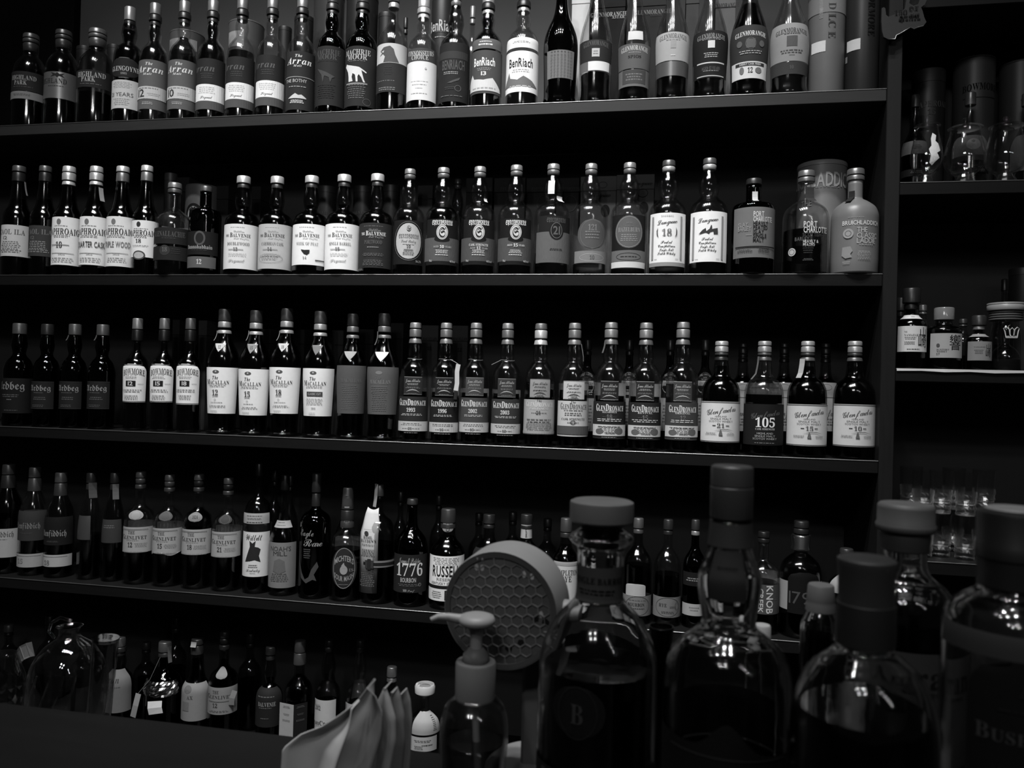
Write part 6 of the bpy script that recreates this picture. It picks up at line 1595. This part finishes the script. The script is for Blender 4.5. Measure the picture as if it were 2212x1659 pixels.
# round honeycomb fan
def fan():
    d = .645
    y = CAM.y + d
    C = at_y(1079, 1320, y)
    sc = scale_at(C)
    r = 129 * sc
    root = empty('desk_fan', (C.x, C.y, ZB))
    h = C.z - ZB
    view = (CAM - C).normalized()
    n = (Matrix.Rotation(math.radians(-19), 3, 'Z') @ view)
    n = (n + Vector((0, 0, -.33))).normalized()
    ax = Vector((0, 0, 1)).cross(n).normalized()
    ay = n.cross(ax)
    M = lambda u, v, w: Vector((0, 0, h)) + ax * u + ay * v + n * w
    N = 64

    def rev(name, prof, m, sm=.6, hole=True):
        V, Fc = [], []
        for (a, w) in prof:
            for k in range(N):
                t = 2 * math.pi * k / N
                V.append(M(a * math.cos(t), a * math.sin(t), w))
        for j in range(len(prof) - 1):
            for k in range(N):
                k2 = (k + 1) % N
                Fc.append((j * N + k, j * N + k2, (j + 1) * N + k2, (j + 1) * N + k))
        if not hole:
            Fc.append(tuple((len(prof) - 1) * N + k for k in range(N)))
        return obj(name, V, Fc, m, root, sm)
    pale = gray(.19, .5, 0, .06, .3)
    rev('housing', [(r * .97, -.001), (r, .0), (r * 1.012, -.003), (r * 1.02, -.034), (r * 1.0, -.040), (r * .80, -.042)], pale)
    rev('rear_guard', [(r * .97, -.006), (r * .97, -.038), (r * .2, -.040), (r * .02, -.040)], gray(.055, .6), .6, False)
    rev('dust_filter', [(r * .95, -.0012), (r * .3, -.0012), (r * .02, -.0012)], gray(.10, .8, 0, .15, .1, 120), .6, False)
    s = 14.4 * sc
    pts = []
    for j in range(-9, 10):
        for i in range(-9, 10):
            u = (i + .5 * (j % 2)) * s * math.sqrt(3)
            v = j * s * 1.5
            if math.hypot(u, v) < r * .885:
                pts.append((u, v))
    tilt = math.radians(7)
    V, Fc = [], []
    for u, v in pts:
        u, v = u * math.cos(tilt) - v * math.sin(tilt), u * math.sin(tilt) + v * math.cos(tilt)
        b = len(V)
        for w, k in ((0.0, 1.0), (0.0, .90), (-.0010, .89)):
            for q in range(6):
                t = math.pi / 6 + q * math.pi / 3 + tilt
                V.append(M(u + s * k * math.cos(t), v + s * k * math.sin(t), w))
        for q in range(6):
            q2 = (q + 1) % 6
            Fc.append((b + q, b + q2, b + 6 + q2, b + 6 + q))
            Fc.append((b + 6 + q, b + 6 + q2, b + 12 + q2, b + 12 + q))
    g = obj('honeycomb_grille', V, Fc, gray(.16, .6, 0, .05, .2), root)
    rev('grille_rim', [(r * .985, .0004), (r * .90, .0002), (r * .90, -.006)], gray(.065, .6, 0, .05, .2))
    # a few cells where the filter is torn open or pale paper shows through
    for k, (u, v, t) in enumerate(((.62, -.06, .002), (.80, -.10, .002), (.38, -.50, .002), (.16, -.62, .002), (.72, .02, .45), (.42, .66, .5), (.56, .64, .5), (.72, .60, .45), (-.42, .70, .35), (-.32, .70, .35), (.80, -.26, .4))):
        c = [(u * r + s * .62 * math.cos(q * math.pi / 3 + .3) * (.55 if t > .1 else 1), v * r + s * .62 * math.sin(q * math.pi / 3 + .3) * (.9 if k != 10 else .18)) for q in range(6)]
        obj('open_cell' if t < .1 else 'pale_scrap', [M(a, b, -.0008) for a, b in c], [(0, 1, 2, 3, 4, 5)], gray(t, .8), root)
    flat_print(g, [(0, 5, 'Y', 'b', .55, 0, -6), (0, 5, 'F', 'b', .55, 0, 6)], *M(-r * .34, r * .86, .0012), sc, ax=ax, nrm=n)
    kb = M(r * 1.0, -r * .02, -.022)
    tube('pivot_knob', [kb, kb + ax * .006, kb + ax * .011, kb + ax * .012], [.0095, .0095, .0085, .004], pale, root, 20)
    # column and foot
    cx = M(r * .55, 0, -.03)
    X0, Y0 = cx.x, cx.y - .0
    bevel_box('column', X0 - .016, X0 + .012, Y0 + .006, Y0 + .026, .004, h - r * .62, gray(.13, .55, 0, .05, .3), root, .003)
    lathe('foot', [(.045, 0), (.048, .002), (.048, .010), (.044, .014), (.012, .016)], 40, pale, root, smooth=.6).location = (X0, Y0 + .016, 0)
    tag(root, 'round pale desk fan with a honeycomb front', 'fan')


fan()


# paper napkins
def napkins():
    d = .60
    y0 = CAM.y + d
    C = at_y(760, 1560, y0)
    root = empty('napkin_bundle', (C.x, y0, ZB))
    # every sheet: a corner standing up, its two edges sloping down and away (apex, left foot, right foot), bent softly
    sheets = [
        (-.030, .46, [(768, 1520), (738, 1543), (690, 1576), (640, 1597), (603, 1626), (596, 1700), (590, 1800)], [(768, 1520), (765, 1560), (745, 1620), (722, 1700), (700, 1800)]),
        (-.012, .15, [(797, 1480), (760, 1528), (728, 1562), (700, 1600), (680, 1680), (665, 1800)], [(797, 1480), (818, 1498), (834, 1530), (832, 1580), (812, 1650), (780, 1720), (760, 1800)]),
        (.004, .24, [(838, 1478), (816, 1500), (796, 1540), (780, 1600), (765, 1680), (750, 1800)], [(838, 1478), (850, 1500), (864, 1540), (866, 1590), (852, 1660), (836, 1800)]),
        (.018, .22, [(858, 1483), (846, 1500), (830, 1545), (815, 1600), (800, 1700), (800, 1800)], [(858, 1483), (866, 1500), (876, 1545), (878, 1600), (872, 1680), (866, 1800)]),
        (.030, .23, [(872, 1494), (862, 1512), (850, 1560), (840, 1640), (835, 1800)], [(872, 1494), (880, 1520), (884, 1560), (883, 1620), (878, 1700), (872, 1800)])]
    for k, (dy, t, le, ri) in enumerate(sheets):
        top, bot = le[0][1], 1800
        le, ri = np.array(le, float), np.array(ri, float)
        V, Fc = [], []
        nr, nc = 34, 14
        for j in range(nr + 1):
            py = top + (bot - top) * (j / nr) ** 1.35
            xa, xb = np.interp(py, le[:, 1], le[:, 0]), np.interp(py, ri[:, 1], ri[:, 0])
            for i in range(nc + 1):
                u = i / nc
                px = xa + (xb - xa) * u
                q = at_y(px, py, y0 + dy)
                bend = .010 * math.sin(u * math.pi * 1.2 + k) - .016 * (u - .5) * (j / nr) + .004 * math.cos(px / 34.0 + k)
                V.append(Vector((q.x - C.x, dy + bend, max(q.z - ZB, 0))))
        for j in range(nr):
            for i in range(nc):
                a = j * (nc + 1) + i
                Fc.append((a, a + nc + 1, a + nc + 2, a + 1))
        o = obj('napkin', V, Fc, gray(t, .9, 0, .04, .1, 25), root, 3.2)
        sd = o.modifiers.new('thickness', 'SOLIDIFY')
        sd.thickness = .0010
    tag(root, 'bundle of pale paper napkins with zigzag corners', 'napkins')


napkins()


# glassware by the end of the bar
def ware():
    def put(px, d):
        y = CAM.y + d
        p = at_y(px, 1500, y)
        return p.x, y, scale_at((p.x, y, 1.2))
    ub = bevel_box('underbar', XL, -.35, -1.08, -.60, .785, .82, gray(.010, .5, 0, .2), None, .003)
    lg_ = bevel_box('underbar_leg', XL + .1, -.45, -1.02, -.98, .001, .785, gray(.010, .6), ub, .002)
    bevel_box('underbar_leg', XL + .1, -.45, -.70, -.66, .001, .785, gray(.010, .6), ub, .002)
    tag(ub, 'dark work surface behind the bar that carries the loose glassware', 'counter')
    ZU = .82
    x, y, sc = put(2, 1.06)
    root = empty('hobnail_vase', (x, y, ZU))
    R, H = .034, .19
    lathe('vase', [(.80 * R, 0), (.86 * R, .004), (R * .97, H * .8), (R * .6, H), (R * .55, H), (R * .90, H * .79), (R * .80, .02), (.004, .016)], 36, glass(.85, .03, 1.3), root, smooth=.9)
    for j in range(7):
        V, Fc = [], []
        for k in range(16):
            a = 2 * math.pi * (k + .5 * (j % 2)) / 16
            z = .030 + j * .019
            rr = R * (.87 + .10 * z / (.8 * H))
            c = Vector((rr * math.cos(a), rr * math.sin(a), z))
            o = Vector((math.cos(a), math.sin(a), 0))
            s = Vector((-math.sin(a), math.cos(a), 0)) * .0056
            u = Vector((0, 0, .0070))
            b = len(V)
            V += [c - s, c - u, c + s, c + u, c + o * .004]
            Fc += [(b, b + 1, b + 4), (b + 1, b + 2, b + 4), (b + 2, b + 3, b + 4), (b + 3, b, b + 4)]
        obj('hobnail_ring', V, Fc, glass(.9, .05, 1.4), root)['kind'] = 'stuff'
    tag(root, 'hobnail glass vase at the far dark end behind the bar', 'vase')
    x, y, sc = put(146, 1.19)
    root = empty('round_decanter', (x, y, ZU))
    pr = spline([(.044, 0), (.044, 0), (.050, .004), (.060, .05), (.063, .09), (.058, .13), (.040, .16), (.022, .174), (.017, .180), (.017, .192), (.021, .196)], 5)
    lathe('flask', pr + [(max(a - .0022, .003), b) for a, b in pr[::-1] if b > .006], 40, glass(.85, .03, 1.3), root, smooth=3.2)
    P = [(-.020, -.01, .176), (-.030, -.012, .188), (-.026, -.012, .202), (-.010, -.01, .212), (.008, -.006, .207)]
    tube('handle', P, .0028, glass(.8, .05, 1.6), root, 10)
    ribbon('paper_label', [(-.072, -.030, .146), (-.060, -.036, .156), (-.048, -.036, .162), (-.040, -.034, .164)], .024, .0005, paper(.16), root)
    for k, a in enumerate((-.5, -.1, .25, .55)):
        tube('cut_flute', [(.0635 * math.sin(a + .35 * q) * q2, -.0635 * math.cos(a + .35 * q) * q2, z) for q, q2, z in ((0, .97, .05), (.3, 1.0, .08), (.7, 1.0, .105), (1.0, .95, .13))], .0014, glass(.9, .05, 1.6), root, 6)
    tag(root, 'round clear decanter with a white label and curved handle', 'decanter')
    x, y, sc = put(206, 1.08)
    root = empty('tall_glass', (x, y, ZU))
    R, H = .0165, .222
    lathe('tumbler', [(R * .9, 0), (R, .002), (R * 1.12, H), (R * 1.04, H), (R * .92, .012), (.002, .010)], 32, glass(.8, .04, 1.5), root, smooth=.9)
    lathe('rim', [(R * 1.13, H - .004), (R * 1.18, H - .002), (R * 1.15, H + .001), (R * 1.05, H + .001)], 32, glass(.7, .04, 1.5), root, smooth=.9)
    root.rotation_euler = (0, math.radians(4), 0)
    tag(root, 'tall slim clear glass leaning beside the decanter', 'glass')


ware()
